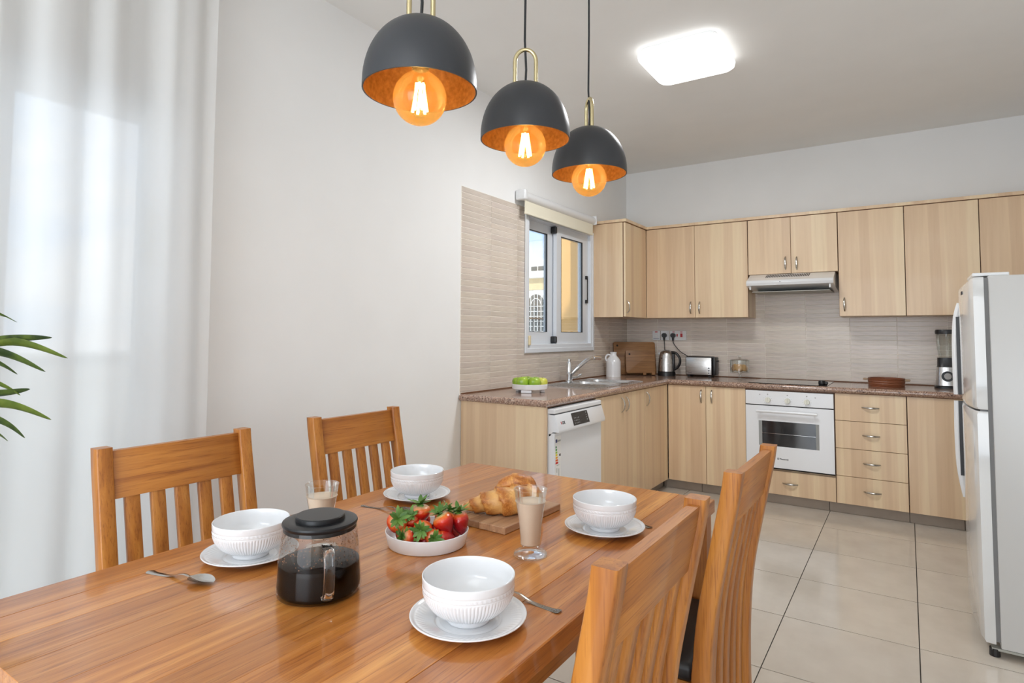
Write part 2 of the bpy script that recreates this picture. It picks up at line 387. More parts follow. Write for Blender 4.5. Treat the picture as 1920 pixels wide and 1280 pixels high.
# left wall with glass door opening and kitchen window opening
WY0, WY1, WZ0, WZ1 = -1.893, -.79, 1.142, 2.134
DY0, DY1, DZ1 = -5.45, -4.36, 2.17
us = [YF - .2, DY0, DY1, WY0, WY1, .2]; vs_ = [-.06, 0.0, DZ1, H]
def leftinc(zs):
    return lambda i, j: not (i == 1 and zs[j] >= 0 and zs[j + 1] <= DZ1 + 1e-6) and not (i == 3 and zs[j] >= WZ0 - 1e-6 and zs[j + 1] <= WZ1 + 1e-6)
zs = [-.06, 0, WZ0, WZ1, DZ1, H + .05]
wl = struct(MB().slab(us, zs, leftinc(zs), -.2, 0, 'x').build('wall_left', 'wall_paint'))
wb = struct(MB().box(-.2, 0, -.06, XR + .2, .2, H + .05).build('wall_back', 'wall_paint'))
wr = struct(MB().box(XR, YF - .2, -.06, XR + .2, 0, H + .05).build('wall_right', 'wall_paint'))
us2 = [0, .6, 3.0, XR]; zs2 = [0, .02, 2.4, H]
wf = struct(MB().slab(us2, zs2, lambda i, j: not (i == 1 and j == 1), YF - .2, YF, 'y').build('wall_front', 'wall_paint'))  # unseen end wall; its opening is made up for the rear fill
# strip tiles: grout bed + one object per strip, left wall
ROW = .03625; CW = .3172; ZT = 2.176
y_cols = [-2.636 + CW * k for k in range(9)]
gb = MB().slab([-2.637, WY0, WY1, -.0], [.88, WZ0, WZ1, ZT], lambda i, j: not (i == 1 and j == 1) and not (i == 2 and j == 2 and False), 0, .004, 'x').build('grout_bed', 'grout_light', wl)
nrow = int(round((ZT - .885) / ROW))
cache = {}
def strip(parent, axis, a0, a1, z0, z1, col):
    w, h = round(a1 - a0, 4), round(z1 - z0, 4)
    if w < .012 or h < .006: return
    k = (axis, w, h)
    if k not in cache:
        m = MB()
        if axis == 'x': m.box(0, .0012, .0015, .0058, w - .0012, h - .0015, .0010)
        else: m.box(.0012, -.0058, .0015, w - .0012, 0, h - .0015, .0010)
        o = m.build('tile', 'strip_tile'); cache[k] = o.data; bpy.data.objects.remove(o)
    share('tile', cache[k], parent, (0.0, a0, z0) if axis == 'x' else (a0, 0.0, z0), col)
def tcol():
    v = random.uniform(.93, 1.04); return (v, v * random.uniform(.98, 1.0), v * random.uniform(.96, 1.0), 1)
for r in range(nrow):
    z0 = ZT - (r + 1) * ROW; z1 = z0 + ROW
    z0 = max(z0, .901)
    for y0 in y_cols:
        y1 = min(y0 + CW, -.002); segs = [(y0, y1, z0, z1)]
        if y1 > -.80 and z0 > 1.43: continue
        out = []
        for (a, b, c, d) in segs:
            if d <= WZ0 + .002 or c >= WZ1 - .002 or b <= WY0 or a >= WY1: out.append((a, b, c, d)); continue
            if c < WZ0 - .008 : out.append((a, b, c, WZ0)) if (a > WY0 and b < WY1) else None
            if d > WZ1 + .008 : out.append((a, b, WZ1, d)) if (a > WY0 and b < WY1) else None
            if a < WY0: out.append((a, WY0, c, d))
            if b > WY1: out.append((WY1, b, c, d))
        for s_ in out: strip(wl, 'x', *s_, tcol())
gb2 = MB().box(.004, -.004, .88, XR - .01, 0, 1.80).build('grout_bed', 'grout_light', wb)
x_cols = [.3065 + .3165 * k - .3165 for k in range(11)]
for r in range(nrow):
    z0 = ZT - (r + 1) * ROW; z1 = z0 + ROW; z0 = max(z0, .901)
    if z0 > 1.80: continue
    for x0 in x_cols:
        x1 = min(x0 + .3165, XR - .005)
        if x1 < .02: continue
        if z0 > 1.43 and (x1 < 1.18 or x0 > 1.86): continue
        strip(wb, 'y', max(x0, .008), x1, z0, z1, tcol())

# ---------------------------------------------------------------- kitchen window
wn_ = struct(bpy.data.objects.new('window_1', None)); COL.objects.link(wn_); wn_.location = (0, (WY0 + WY1) / 2, WZ0)
wo_ = tuple(wn_.location)
m = MB(wo_)
FW_ = .05
m.box(-.11, WY0, WZ0, .014, WY0 + .045, WZ1, .003).box(-.11, WY1 - .045, WZ0, .014, WY1, WZ1, .003).box(-.11, WY0, WZ0, .0135, WY1, WZ0 + .05, .003).box(-.11, WY0, WZ1 - .02, .0135, WY1, WZ1, .003)
m.box(.008, WY0 - .012, WZ0 - .012, .02, WY0 + .022, WZ1 + .01, .002).box(.008, WY1 - .022, WZ0 - .012, .02, WY1 + .012, WZ1 + .01, .002)
m.box(.0085, WY0 - .01, WZ0 - .012, .0195, WY1 + .01, WZ0 + .02, .002)
m.build('window_frame', 'aluminium_white', wn_)
MB(wo_).box(-.2, WY1 - .004, WZ0, -.111, WY1, WZ1).build('reveal_lining', 'outside_orange', wn_)
def sash(x0, y0, y1, gy0, gy1, z0, z1, gz0, gz1, nm):
    s_ = MB(wo_).slab([y0, gy0, gy1, y1], [z0, gz0, gz1, z1], lambda i, j: not (i == 1 and j == 1), x0 - .03, x0, 'x').build('sash', 'aluminium_white', wn_)
    MB(wo_).box(x0 - .017, gy0, gz0, x0 - .013, gy1, gz1).build('pane', 'window_glass', s_)
    MB(wo_).slab([gy0 - .001, gy0 + .003, gy1 - .005, gy1 + .001], [gz0 - .001, gz0 + .002, gz1 - .005, gz1 + .001], lambda i, j: not (i == 1 and j == 1), x0 - .012, x0 + .0015, 'x').build('seal', 'black_rubber', s_)
    return s_
s1 = sash(-.052, WY0 + .045, -1.345, WY0 + .055, -1.475, WZ0 + .05, WZ1 - .02, 1.283, 2.045, 'rear')
s2 = sash(-.012, -1.395, WY1 - .045, -1.322, -.944, WZ0 + .05, WZ1 - .02, 1.283, 2.043, 'front')
MB(wo_).box(-.052, -1.425, 2.055, -.004, -1.395, 2.11, .008, 2).box(-.052, -1.425, 1.197, -.004, -1.395, 1.25, .008, 2).build('catch', 'black_plastic', wn_)
MB(wo_).box(-.012, -.895, 1.735, .006, -.868, 1.765, .003).box(-.012, -.895, 1.53, .006, -.868, 1.56, .003).box(.002, -.887, 1.55, .01, -.876, 1.745, .003).build('handle', 'black_plastic', s2)
MB(wo_).box(.0185, -1.872, 1.185, .03, -1.845, 1.255, .004).build('cord_guide', 'cream_tag', wn_)
# roller blind
rb = thing('roller_blind', 'cream roller blind rolled up above the kitchen window', 'blind', (.045, -1.43, 2.18)); ro = tuple(rb.location)
MB(ro).tube([(.05, -2.0, 2.235), (.05, -.87, 2.235)], .034, 20).build('headbox', 'white_plastic', rb, True)
MB(ro).box(.006, -2.03, 2.20, .088, -1.985, 2.275, .012, 3).build('end_cap', 'white_plastic', rb, True)
MB(ro).box(.006, -.875, 2.20, .088, -.865, 2.275, .003).build('end_cap', 'white_plastic', rb, True)
MB(ro).box(.056, -1.985, 2.118, .058, -.885, 2.235).build('fabric', 'blind_fabric', rb)
MB(ro).box(.050, -1.985, 2.108, .064, -.885, 2.124, .003).build('bottom_bar', 'blind_fabric', rb)
MB(ro).tube([(.075, -1.998, 2.21), (.078, -1.998, 1.7), (.072, -1.995, 1.25)], .0012, 5).build('cord', 'blind_fabric', rb)

# ---------------------------------------------------------------- glass door behind the curtain
d1 = struct(bpy.data.objects.new('door_1', None)); COL.objects.link(d1); d1.location = (-.05, -4.9, 0); do = tuple(d1.location)
MB(do).box(-.12, DY0, 0, 0.01, DY0 + .05, DZ1, .003).box(-.12, DY1 - .05, 0, .01, DY1, DZ1, .003).box(-.12, DY0, DZ1 - .07, .012, DY1, DZ1, .003).box(-.12, DY0, 0, .01, DY1, .04, .003).build('door_frame', 'aluminium_white', d1)
for x0, y0, y1, nm in ((-.03, -4.92, DY1 - .05, 'a'), (-.08, DY0 + .05, -4.86, 'b')):
    gy0, gy1 = y0 + .06, y1 - (.07 if nm == 'a' else .06)
    s_ = MB(do).slab([y0, gy0, gy1, y1], [.04, .14, 2.02, DZ1 - .07], lambda i, j: not (i == 1 and j == 1), x0 - .035, x0, 'x').build('sash', 'aluminium_white', d1)
    MB(do).box(x0 - .02, gy0, .14, x0 - .016, gy1, 2.02).build('pane', 'window_glass', s_)
    if nm == 'a': MB(do).box(x0, y1 - .055, 1.50, x0 + .03, y1 - .03, 1.72, .006, 2).build('handle', 'filter_grey', s_)

# ---------------------------------------------------------------- curtain
def curtain():
    y0, y1 = -6.0, -4.29; n = 360; rows = []
    rnd = random.Random(3); kn = [(y0 + (y1 - y0) * i / 22 + rnd.uniform(-.02, .02), rnd.uniform(-1, 1)) for i in range(23)]
    for z in [0.012, .5, 1.0, 1.5, 2.0, 2.4, H - .03]:
        row = []
        for i in range(n + 1):
            t = i / n; y = y0 + (y1 - y0) * t
            drift = .018 * sin(z * 2.1 + y * 3)
            a = sin(y * 34 + 1.6 * sin(y * 5.1) + .3 * z) * .020 + sin(y * 71 + 2 * sin(y * 3.3)) * .006 + sin(y * 13.0 + .5 * z) * .012
            fade = .6 + .4 * (z / H)
            row.append((.115 + a * fade, y + drift * .4 * (1 - z / H) + .004 * sin(y * 50), z))
        rows.append(row)
    m = MB((.115, -5.1, 0)); m.grid(rows); o = m.build('curtain', 'sheer_fabric', None, True, 180); o.location = (.115, -5.1, 0)
    return o
tag(curtain(), 'sheer white floor length curtain hanging in front of the glass door', 'curtain')
solo(MB((.115, -5.1, H - .03)).box(.09, -6.05, H - .03, .14, -4.2, H, .003), 'curtain_track', 'white_plastic', 'white ceiling track carrying the sheer curtain', 'curtain track', (.115, -5.1, H - .03))

# ---------------------------------------------------------------- outside
def outside():
    w = thing('balcony_wall', 'orange rendered side wall of the balcony seen through the kitchen window', 'wall', (-.7, .7, 0)); o = tuple(w.location)
    MB(o).box(-1.16, .6, -3, -.22, .8, 3.6).build('render', 'outside_orange', w)
    w2 = thing('balcony_parapet', 'pale balcony parapet outside the glass door behind the curtain', 'parapet', (-1.5, -5, 0)); o = tuple(w2.location)
    MB(o).box(-1.6, -9, -.3, -1.45, -2.9, 1.12).build('render', 'outside_white', w2)
    MB(o).box(-1.63, -9, 1.12, -1.42, -2.9, 1.16, .01).build('coping', 'outside_white', w2)
    fl2 = thing('balcony_floor', 'pale balcony floor slab outside the left wall', 'balcony', (-.9, -4, -.1)); o = tuple(fl2.location)
    MB(o).box(-1.65, -9, -.25, -.2, .6, -.05).build('slab', 'outside_white', fl2)
    r = thing('balcony_railing', 'thin dark metal railing outside the kitchen window', 'railing', (-1.15, -1, 0)); o = tuple(r.location)
    MB(o).tube([(-1.15, -2.9, 1.44), (-1.15, .6, 1.44)], .008, 6).build('top_rail', 'dark_rail', r)
    MB(o).tube([(-1.15, -2.9, .2), (-1.15, .6, .2)], .008, 6).build('bottom_rail', 'dark_rail', r)
    bme = MB().tube([(0, 0, .2), (0, 0, 1.44)], .006, 5).build('baluster', 'dark_rail'); bd = bme.data; bpy.data.objects.remove(bme)
    for k in range(28): share('baluster', bd, r, (0, -1.85 + .125 * k - .0, 0))
    b = thing('apartment_building', 'white and cream apartment building across the street seen through the kitchen window', 'building', (-6, 9.5, -3)); o = tuple(b.location)
    MB(o).box(-9.5, 8.0, -6, -4.6, 12, 2.70).build('wall', 'outside_white', b)
    MB(o).box(-9.5, 7.98, 2.43, -4.6, 8.0, 2.73).build('cream_band', 'outside_cream', b)
    MB(o).box(-9.6, 7.8, 2.73, -4.5, 12, 2.90, .01).build('ledge', 'outside_white', b)
    MB(o).box(-9.4, 8.3, 2.90, -4.7, 12, 3.26).build('parapet', 'outside_white', b)
    for x0, x1 in ((-6.1, -5.93), (-5.88, -5.62)): MB(o).box(x0, 8.27, 2.97, x1, 8.3, 3.08).build('window', 'outside_glass', b)
    rm = MB(o)
    for (a, c) in (((-5.86, 8.6, 3.26), (-5.86, 8.6, 3.75)), ((-5.64, 8.6, 3.26), (-5.64, 8.6, 3.75)), ((-5.86, 8.6, 3.74), (-5.64, 8.6, 3.74)), ((-5.86, 8.6, 3.5), (-5.64, 8.6, 3.5))): rm.tube([a, c], .012, 4)
    rm.build('roof_railing', 'filter_grey', b)
    aw = MB(o).prism([(-6.02, .2), (-5.50, .2)] + [(-5.76 + .26 * cos(t), 2.06 + .26 * sin(t)) for t in [pi * k / 12 for k in range(13)]], 7.975, 7.99, 'y').build('arched_window', 'outside_glass', b)
    g = MB(o)
    for k in range(6): g.box(-6.02 + .104 * k - .008, 7.95, .2, -6.02 + .104 * k + .008, 7.965, 2.06 + (.26 ** 2 - (-.26 + .104 * k) ** 2) ** .5 * 1.0 if 0 < k < 5 else 2.06)
    for k in range(14): g.box(-6.02, 7.95, .3 + .13 * k, -5.5, 7.965, .316 + .13 * k)
    for rr in (.26, .14): g.tube([(-5.76 + rr * cos(pi * k / 16), 7.957, 2.06 + rr * sin(pi * k / 16)) for k in range(17)], .010, 4)
    g.build('grille', 'outside_white', b)
outside()

# ================================================================== kitchen cabinets
BX = .597; BY = -.592; UX = .31; UY = -.3; ZB = 1.415; ZTP = 2.216
def handle(mb, p, axis, out, L=.104, bulge=.024):
    """bow handle centred at p along axis 'z' or 'x'/'y', standing out along vector out"""
    a = {'x': V((1, 0, 0)), 'y': V((0, 1, 0)), 'z': V((0, 0, 1))}[axis]; out = V(out); pts = []; rs = []
    for k in range(11):
        t = -1 + 2 * k / 10; pts.append(V(p) + a * (t * L / 2) + out * (bulge * (1 - t * t) ** .7 if abs(t) < 1 else 0)); rs.append(.0028 + .0022 * (1 - t * t))
    mb.tube(pts, rs, 8, 1.5, up=tuple(out)); return mb
def cab(name, label, box, cat='cabinet', group=None, edge=None):
    x0, y0, z0, x1, y1, z1 = box
    t = thing(name, label, cat, ((x0 + x1) / 2, (y0 + y1) / 2, z0), group); o = tuple(t.location)
    MB(o).box(*box).build('carcass', 'maple', t)
    return t, o
def door_back(t, o, x0, x1, z0, z1, y, hx=None, hz=None, haxis='z', name='door'):
    d = MB(o).box(x0 + .0016, y, z0 + .0016, x1 - .0016, y + .018, z1 - .0016, .0012).build(name, 'maple', t)
    if hx is not None: handle(MB(o), (hx, y, hz), haxis, (0, -1, 0)).build('handle', 'handle_metal', d, True)
    return d
def door_left(t, o, y0, y1, z0, z1, x, hy=None, hz=None):
    d = MB(o).box(x - .018, y0 + .0016, z0 + .0016, x, y1 - .0016, z1 - .0016, .0012).build('door', 'maple', t)
    if hy is not None: handle(MB(o), (x, hy, hz), 'z', (1, 0, 0)).build('handle', 'handle_metal', d, True)
    return d
def edge_back(t, o, x0, x1, z0, z1, y): MB(o).box(x0, y + .0185, z0 + .0005, x1, y + .0225, z1).build('edge_band', 'brown_edge', t)
G_U = 'wall cabinets'; G_B = 'base cabinets'
t, o = cab('wall_cabinet', 'maple wall cabinet in the corner right of the kitchen window', (.005, -.785, ZB, UX - .024, -.005, ZTP), group=G_U)
MB(o).box(UX - .0235, -.785, ZB + .0005, UX - .0192, UY, ZTP).build('edge_band', 'brown_edge', t)
door_left(t, o, -.785, UY - .004, ZB, ZTP, UX, -.752, 1.50)
t, o = cab('wall_cabinet', 'two door maple wall cabinet above the kettle and toaster', (UX - .02, UY + .0235, ZB, 1.183, -.005, ZTP), group=G_U)
edge_back(t, o, UX, 1.184, ZB, ZTP, UY); door_back(t, o, UX + .002, .7476, ZB, ZTP, UY, .711, 1.503); door_back(t, o, .7476, 1.184, ZB, ZTP, UY, .787, 1.502)
t, o = cab('wall_cabinet', 'short two door maple wall cabinet directly above the extractor hood', (1.187, UY + .0235, 1.762, 1.839, -.005, ZTP), group=G_U)
edge_back(t, o, 1.186, 1.84, 1.762, ZTP, UY); door_back(t, o, 1.187, 1.5117, 1.762, ZTP, UY, 1.471, 1.846); door_back(t, o, 1.5117, 1.84, 1.762, ZTP, UY, 1.553, 1.841)
t, o = cab('wall_cabinet', 'single door maple wall cabinet just right of the extractor hood', (1.843, UY + .0235, ZB, 2.267, -.005, ZTP), group=G_U)
edge_back(t, o, 1.842, 2.268, ZB, ZTP, UY); door_back(t, o, 1.843, 2.268, ZB, ZTP, UY, 1.878, 1.505)
t, o = cab('wall_cabinet', 'single door maple wall cabinet above the blender', (2.270, UY + .0235, ZB, 2.700, -.005, ZTP), group=G_U)
edge_back(t, o, 2.269, 2.701, ZB, ZTP, UY); door_back(t, o, 2.270, 2.701, ZB, ZTP, UY)
t, o = cab('wall_cabinet', 'maple wall cabinet behind the fridge at the right edge', (2.703, UY + .0235, ZB, XR - .005, -.005, ZTP), group=G_U)
edge_back(t, o, 2.702, XR - .005, ZB, ZTP, UY); door_back(t, o, 2.703, XR - .006, ZB, ZTP, UY)
cn = thing('cabinet_cornice', 'thin maple cornice strip along the top of all wall cabinets', 'cornice', (1.5, -.15, ZTP)); o = tuple(cn.location)
MB(o).prism([(.005, -.80), (UX + .014, -.80), (UX + .014, UY - .014), (XR - .005, UY - .014), (XR - .005, -.005), (.005, -.005)], ZTP + .003, ZTP + .026).build('moulding', 'maple', cn)
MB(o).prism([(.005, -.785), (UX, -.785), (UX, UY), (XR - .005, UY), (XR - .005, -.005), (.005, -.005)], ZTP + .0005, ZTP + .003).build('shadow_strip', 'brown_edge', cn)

# base units
Z0, Z1 = .077, .856
ep = solo(MB((.3, -2.61, 0)).box(.003, -2.622, 0, BX, -2.604, .86, .001), 'end_panel', 'maple', 'maple end panel closing the left run of base cabinets', 'panel', (.3, -2.61, 0))
t, o = cab('base_cabinet', 'two door maple sink cabinet right of the dishwasher', (.03, -1.985, Z0, BX - .024, -1.105, .68), group=G_B)
MB(o).box(BX - .0235, -1.985, Z0, BX - .0195, -1.105, Z1).build('edge_band', 'brown_edge', t)
door_left(t, o, -1.982, -1.523, Z0, Z1, BX, -1.560, .775); door_left(t, o, -1.523, -1.104, Z0, Z1, BX, -1.480, .775)
t, o = cab('base_cabinet', 'single door maple base cabinet left of the inner corner', (.03, -1.10, Z0, BX - .024, -.62, .68), group=G_B)
MB(o).box(BX - .0235, -1.103, Z0, BX - .0195, -.60, Z1).build('edge_band', 'brown_edge', t)
door_left(t, o, -1.102, -.626, Z0, Z1, BX, -1.072, .775)
MB(o).box(BX - .018, -.624, Z0, BX, -.596, Z1, .001).build('corner_post', 'maple', t)
t, o = cab('base_cabinet', 'two door maple base cabinet between the corner and the oven', (BX, BY + .0235, Z0, 1.213, -.03, Z1), group=G_B)
edge_back(t, o, BX, 1.214, Z0, Z1, BY); door_back(t, o, BX + .004, .910, Z0, Z1, BY, .875, .774); door_back(t, o, .910, 1.214, Z0, Z1, BY, .958, .775)
t = thing('oven_cabinet', 'oven housing cabinet with one maple drawer below the oven', 'cabinet', (1.518, -.3, Z0), G_B); o = tuple(t.location)
MB(o).box(1.216, BY + .0235, Z0, 1.82, -.03, .262).build('carcass', 'maple', t)
MB(o).box(1.2155, BY + .004, Z0, 1.2175, -.03, Z1).box(1.819, BY + .004, Z0, 1.8215, -.03, Z1).box(1.2155, BY + .004, .848, 1.8215, -.03, Z1 + .003).box(1.2155, BY + .02, .262, 1.8215, -.03, .266).build('side_panel', 'brown_edge', t)
door_back(t, o, 1.217, 1.821, Z0, .255, BY, 1.520, .166, 'x', 'drawer')
t, o = cab('drawer_unit', 'maple base unit with four drawers right of the oven', (1.823, BY + .0235, Z0, 2.253, -.03, Z1), 'drawers', G_B)
edge_back(t, o, 1.822, 2.254, Z0, Z1, BY)
for z0, z1 in ((.662, Z1), (.467, .662), (.272, .467), (Z0, .272)): door_back(t, o, 1.823, 2.254, z0, z1, BY, 2.043, (z0 + z1) / 2 + .004, 'x', 'drawer')
t, o = cab('base_cabinet', 'maple base cabinet at the right beside the fridge', (2.257, BY + .0235, Z0, 2.80, -.03, Z1), group=G_B)
edge_back(t, o, 2.256, 2.80, Z0, Z1, BY); door_back(t, o, 2.257, 2.80, Z0, Z1, BY)
# plinth of tile pieces
pl = thing('plinth', 'greyish tiled plinth under the base cabinets', 'plinth', (1, -.54, 0)); o = tuple(pl.location)
for k in range(4): MB(o).box(.53, -1.97 + .36 * k, 0.001, .541, -1.97 + .36 * k + (.357 if k < 3 else .345), Z0 - .002, .001).build('tile', 'plinth_tile', pl)
px = [.545, .86, 1.30, 1.772, 2.255, 2.555, 2.80]
for a, b in zip(px, px[1:]): MB(o).box(a + .0015, -.541, 0.001, b - .0015, -.53, Z0 - .002, .001).build('tile', 'plinth_tile', pl)
MB(o).box(.515, -1.97, .001, .53, -.53, Z0 - .004).box(.53, -.53, .001, 2.8, -.515, Z0 - .004).build('backing', 'dark_gap', pl)

# worktop (with the cut-out for the two sink bowls)
wt = thing('worktop', 'speckled pinkish brown granite look worktop running round the kitchen corner', 'worktop', (.3, -.3, .86)); o = tuple(wt.location)
SX0, SX1 = .13, .50; SB = [(-1.50, -1.27), (-1.235, -1.03)]
us = [.005, SX0, SX1, .600]; vs3 = [-2.632, SB[0][0], SB[0][1], SB[1][0], SB[1][1], -.006]
m = MB(o); m.slab(us, vs3, lambda i, j: not (i == 1 and j in (1, 3)), .860, .8985, 'z')
m.box(.600, -.606, .860, 2.80, -.006, .8985)
m.build('slab', 'granite', wt)
m = MB(o); N = 8
prof = [(0, .860)] + [(.0145 * sin(pi * k / N) ** .6, .860 + .0385 * k / N) for k in range(1, N)] + [(0, .8985)]
a0, b0 = .600, -.606
m.grid([[(a0 + r, -2.632 + 0, z) for r, z in prof], [(a0 + r, b0 - r, z) for r, z in prof]])
m.grid([[(a0 + r, b0 - r, z) for r, z in prof], [(2.80, b0 - r, z) for r, z in prof]])
m.grid([[(.005, -2.632 - r, z) for r, z in prof], [(a0 + r, -2.632 - r, z) for r, z in prof]])
m.grid([[(a0 + r, -2.632 - r, z) for r, z in prof], [(a0 + r, -2.632, z) for r, z in prof]])
m.build('rounded_nosing', 'granite', wt, True, 50)
MB(o).box(.45, -2.60, .856, .598, -.61, .8598).box(.598, -.604, .856, 2.8, -.45, .8598).build('underside_strip', 'brown_edge', wt)
MB(o).box(.0075, -2.63, .8985, .013, -.008, .906, .001).box(.0075, -.013, .8985, 2.8, -.0076, .906, .001).build('sealant', 'brown_edge', wt)

# ---------------------------------------------------------------- sink + tap
sk = thing('sink', 'stainless steel double sink with drainer set into the worktop', 'sink', (.31, -1.43, .899)); o = tuple(sk.location)
m = MB(o); m.slab([.085, SX0 + .004, SX1 - .004, .535], [-1.86, SB[0][0] + .004, SB[0][1] - .004, SB[1][0] + .004, SB[1][1] - .004, -.99], lambda i, j: not (i == 1 and j in (1, 3)), .8987, .9015, 'z'); m.build('rim', 'sink_steel', sk)
m = MB(o).slab([.085, .089, .531, .535], [-1.86, -1.856, -.994, -.99], lambda i, j: not (i == 1 and j == 1), .9015, .9045, 'z'); m.build('raised_edge', 'sink_steel', sk)
for (y0, y1) in SB:
    m = MB(o); rows = []
    for sc_, z in ((1.0, .9012), (.985, .89), (.95, .80), (.85, .765), (.3, .758), (0.02, .757)):
        row = []; cx, cy = (SX0 + SX1) / 2, (y0 + y1) / 2; hx, hy = (SX1 - SX0) / 2 - .004, (y1 - y0) / 2 - .004
        for k in range(32):
            t_ = 2 * pi * k / 32; c_, s__ = cos(t_), sin(t_); e = .35
            row.append((cx + math.copysign(abs(c_) ** e, c_) * hx * sc_, cy + math.copysign(abs(s__) ** e, s__) * hy * sc_, z))
        rows.append(row)
    m.grid(rows, cu=True); m.build('bowl', 'sink_steel', sk, True)
m = MB(o)
for k in range(9): m.tube([(.15 + .04 * k, -1.82, .9035), (.15 + .04 * k, -1.55, .9035)], .003, 6)
m.build('drainer_ridges', 'sink_steel', sk, True)
tp = thing('mixer_tap', 'chrome mixer tap with an angled pull out spout behind the sink', 'tap', (.115, -1.425, .902)); o = tuple(tp.location)
MB(o).lathe([(0, 0), (.03, 0), (.03, .008), (.024, .014), (.024, .05), (.026, .055), (.026, .07), (.0225, .074), (.0225, .145), (.019, .152), (.012, .156), (0, .157)], o, 24).build('body', 'chrome', tp, True)
MB(o).lathe([(0, .156), (.009, .156), (.009, .163), (.012, .165), (.012, .171), (.008, .176), (0, .178)], o, 16).build('cap', 'chrome', tp, True)
MB(o).tube(resample([(.12, -1.42, .955), (.155, -1.36, 1.01), (.19, -1.28, 1.064), (.205, -1.235, 1.078), (.215, -1.20, 1.081)], 5), .0145, 14).build('spout', 'chrome', tp, True)
MB(o).tube(resample([(.213, -1.21, 1.081), (.223, -1.17, 1.083), (.232, -1.125, 1.078)], 4), .0175, 14).build('spray_head', 'chrome', tp, True)
MB(o).tube([(.12, -1.41, .935), (.15, -1.37, .94), (.175, -1.34, .958)], [.012, .009, .006], 10).build('lever', 'chrome', tp, True)

# ---------------------------------------------------------------- hob, oven, hood
hb = thing('hob', 'black glass ceramic hob set into the worktop above the oven', 'hob', (1.5, -.33, .899)); o = tuple(hb.location)
MB(o).box(1.235, -.585, .8988, 1.775, -.085, .9035, .0015).build('glass_top', 'black_gloss', hb)
for cx, cy, r in ((1.38, -.21, .075), (1.38, -.44, .09), (1.63, -.21, .09), (1.63, -.44, .075)):
    MB(o).lathe([(r, .9036), (r - .003, .9038), (r - .004, .9036)], (cx, cy, 0), 32).build('cooking_zone', 'grey_print', hb, True)
solo(MB((1.735, -.50, .9036)).lathe([(0, 0), (.022, 0), (.025, .006), (.025, .022), (.02, .03), (.008, .033), (0, .033)], (1.735, -.50, .9036), 20).box(1.75, -.515, .9036, 1.775, -.485, .928, .008, 2), 'pot_knob', 'black_plastic', 'small black rounded plastic gadget on the front right of the hob', 'gadget', (1.735, -.50, .9036), smooth=True)
ov = thing('oven', 'white built in electric oven with a dark window and three knobs', 'oven', (1.518, -.4, .27)); o = tuple(ov.location); YO = -.612
MB(o).box(1.219, -.585, .27, 1.817, -.05, .845).build('body', 'filter_grey', ov)
cp = MB(o).box(1.2185, YO, .742, 1.8175, -.586, .846, .002).build('control_panel', 'appliance_white', ov)
od = MB(o).slab([1.2185, 1.335, 1.701, 1.8175], [.278, .437, .622, .735], lambda i, j: not (i == 1 and j == 1), YO, -.588, 'y').build('door', 'appliance_white', ov)
MB(o).box(1.335, YO + .002, .437, 1.701, -.596, .622).build('window', 'oven_glass', od)
MB(o).box(1.22, YO + .006, .268, 1.816, -.588, .278).build('shadow_gap_strip', 'dark_gap', ov); MB(o).box(1.22, YO + .01, .735, 1.816, -.588, .742).build('shadow_gap_strip', 'dark_gap', ov)  # dark strips stand in for the shade in the gaps round the door
MB(o).box(1.311, YO - .001, .437, 1.335, YO, .622).build('window_border', 'grey_print', od); MB(o).box(1.701, YO - .001, .437, 1.722, YO, .622).build('window_border', 'grey_print', od)
MB(o).tube([(1.335, YO + .0015, .53), (1.70, YO + .0015, .53)], .0014, 6).build('rack_line', 'chrome', od)
hm = MB(o).tube([(1.30, YO - .035, .696), (1.715, YO - .035, .696)], .0105, 12)
for hx in (1.325, 1.69): hm.tube([(hx, YO, .69), (hx, YO - .035, .695)], .008, 10)
hm.build('handle', 'appliance_white', od, True)
for hx in (1.378, 1.515, 1.645):
    k = MB(o).tube([(hx, YO, .779), (hx, YO - .018, .779)], [.021, .017], 20).box(hx - .004, YO - .026, .761, hx + .004, YO - .016, .797, .002).build('knob', 'knob_white', cp, True)
    mk = MB(o)
    for q in range(9):
        a = radians(-40 + q * 32.5); mk.box(hx - .03 * cos(a) - .0012, YO - .0006, .779 + .03 * sin(a) - .0012, hx - .03 * cos(a) + .0012, YO, .779 + .03 * sin(a) + .0012)
    mk.box(hx - .005, YO - .0006, .818, hx + .004, YO, .824).build('dial_marks', 'grey_print', cp)
MB(o).tube([(1.322, YO, .817), (1.322, YO - .001, .817)], .003, 10).tube([(1.70, YO, .813), (1.70, YO - .001, .813)], .003, 10).build('indicator_light', 'ink_dark', cp)
lg = MB(o).slab([1.438, 1.441, 1.447, 1.450], [.340, .343, .349, .352], lambda i, j: not (i == 1 and j == 1), YO - .0008, YO, 'y'); lg.build('emblem', 'ink_dark', od)
text('Pleasantly', .0155, 'ink_dark', od, (1.455 - o[0], YO - .0006 - o[1], .341 - o[2]), (pi / 2, 0, 0), 'lettering', .0003)

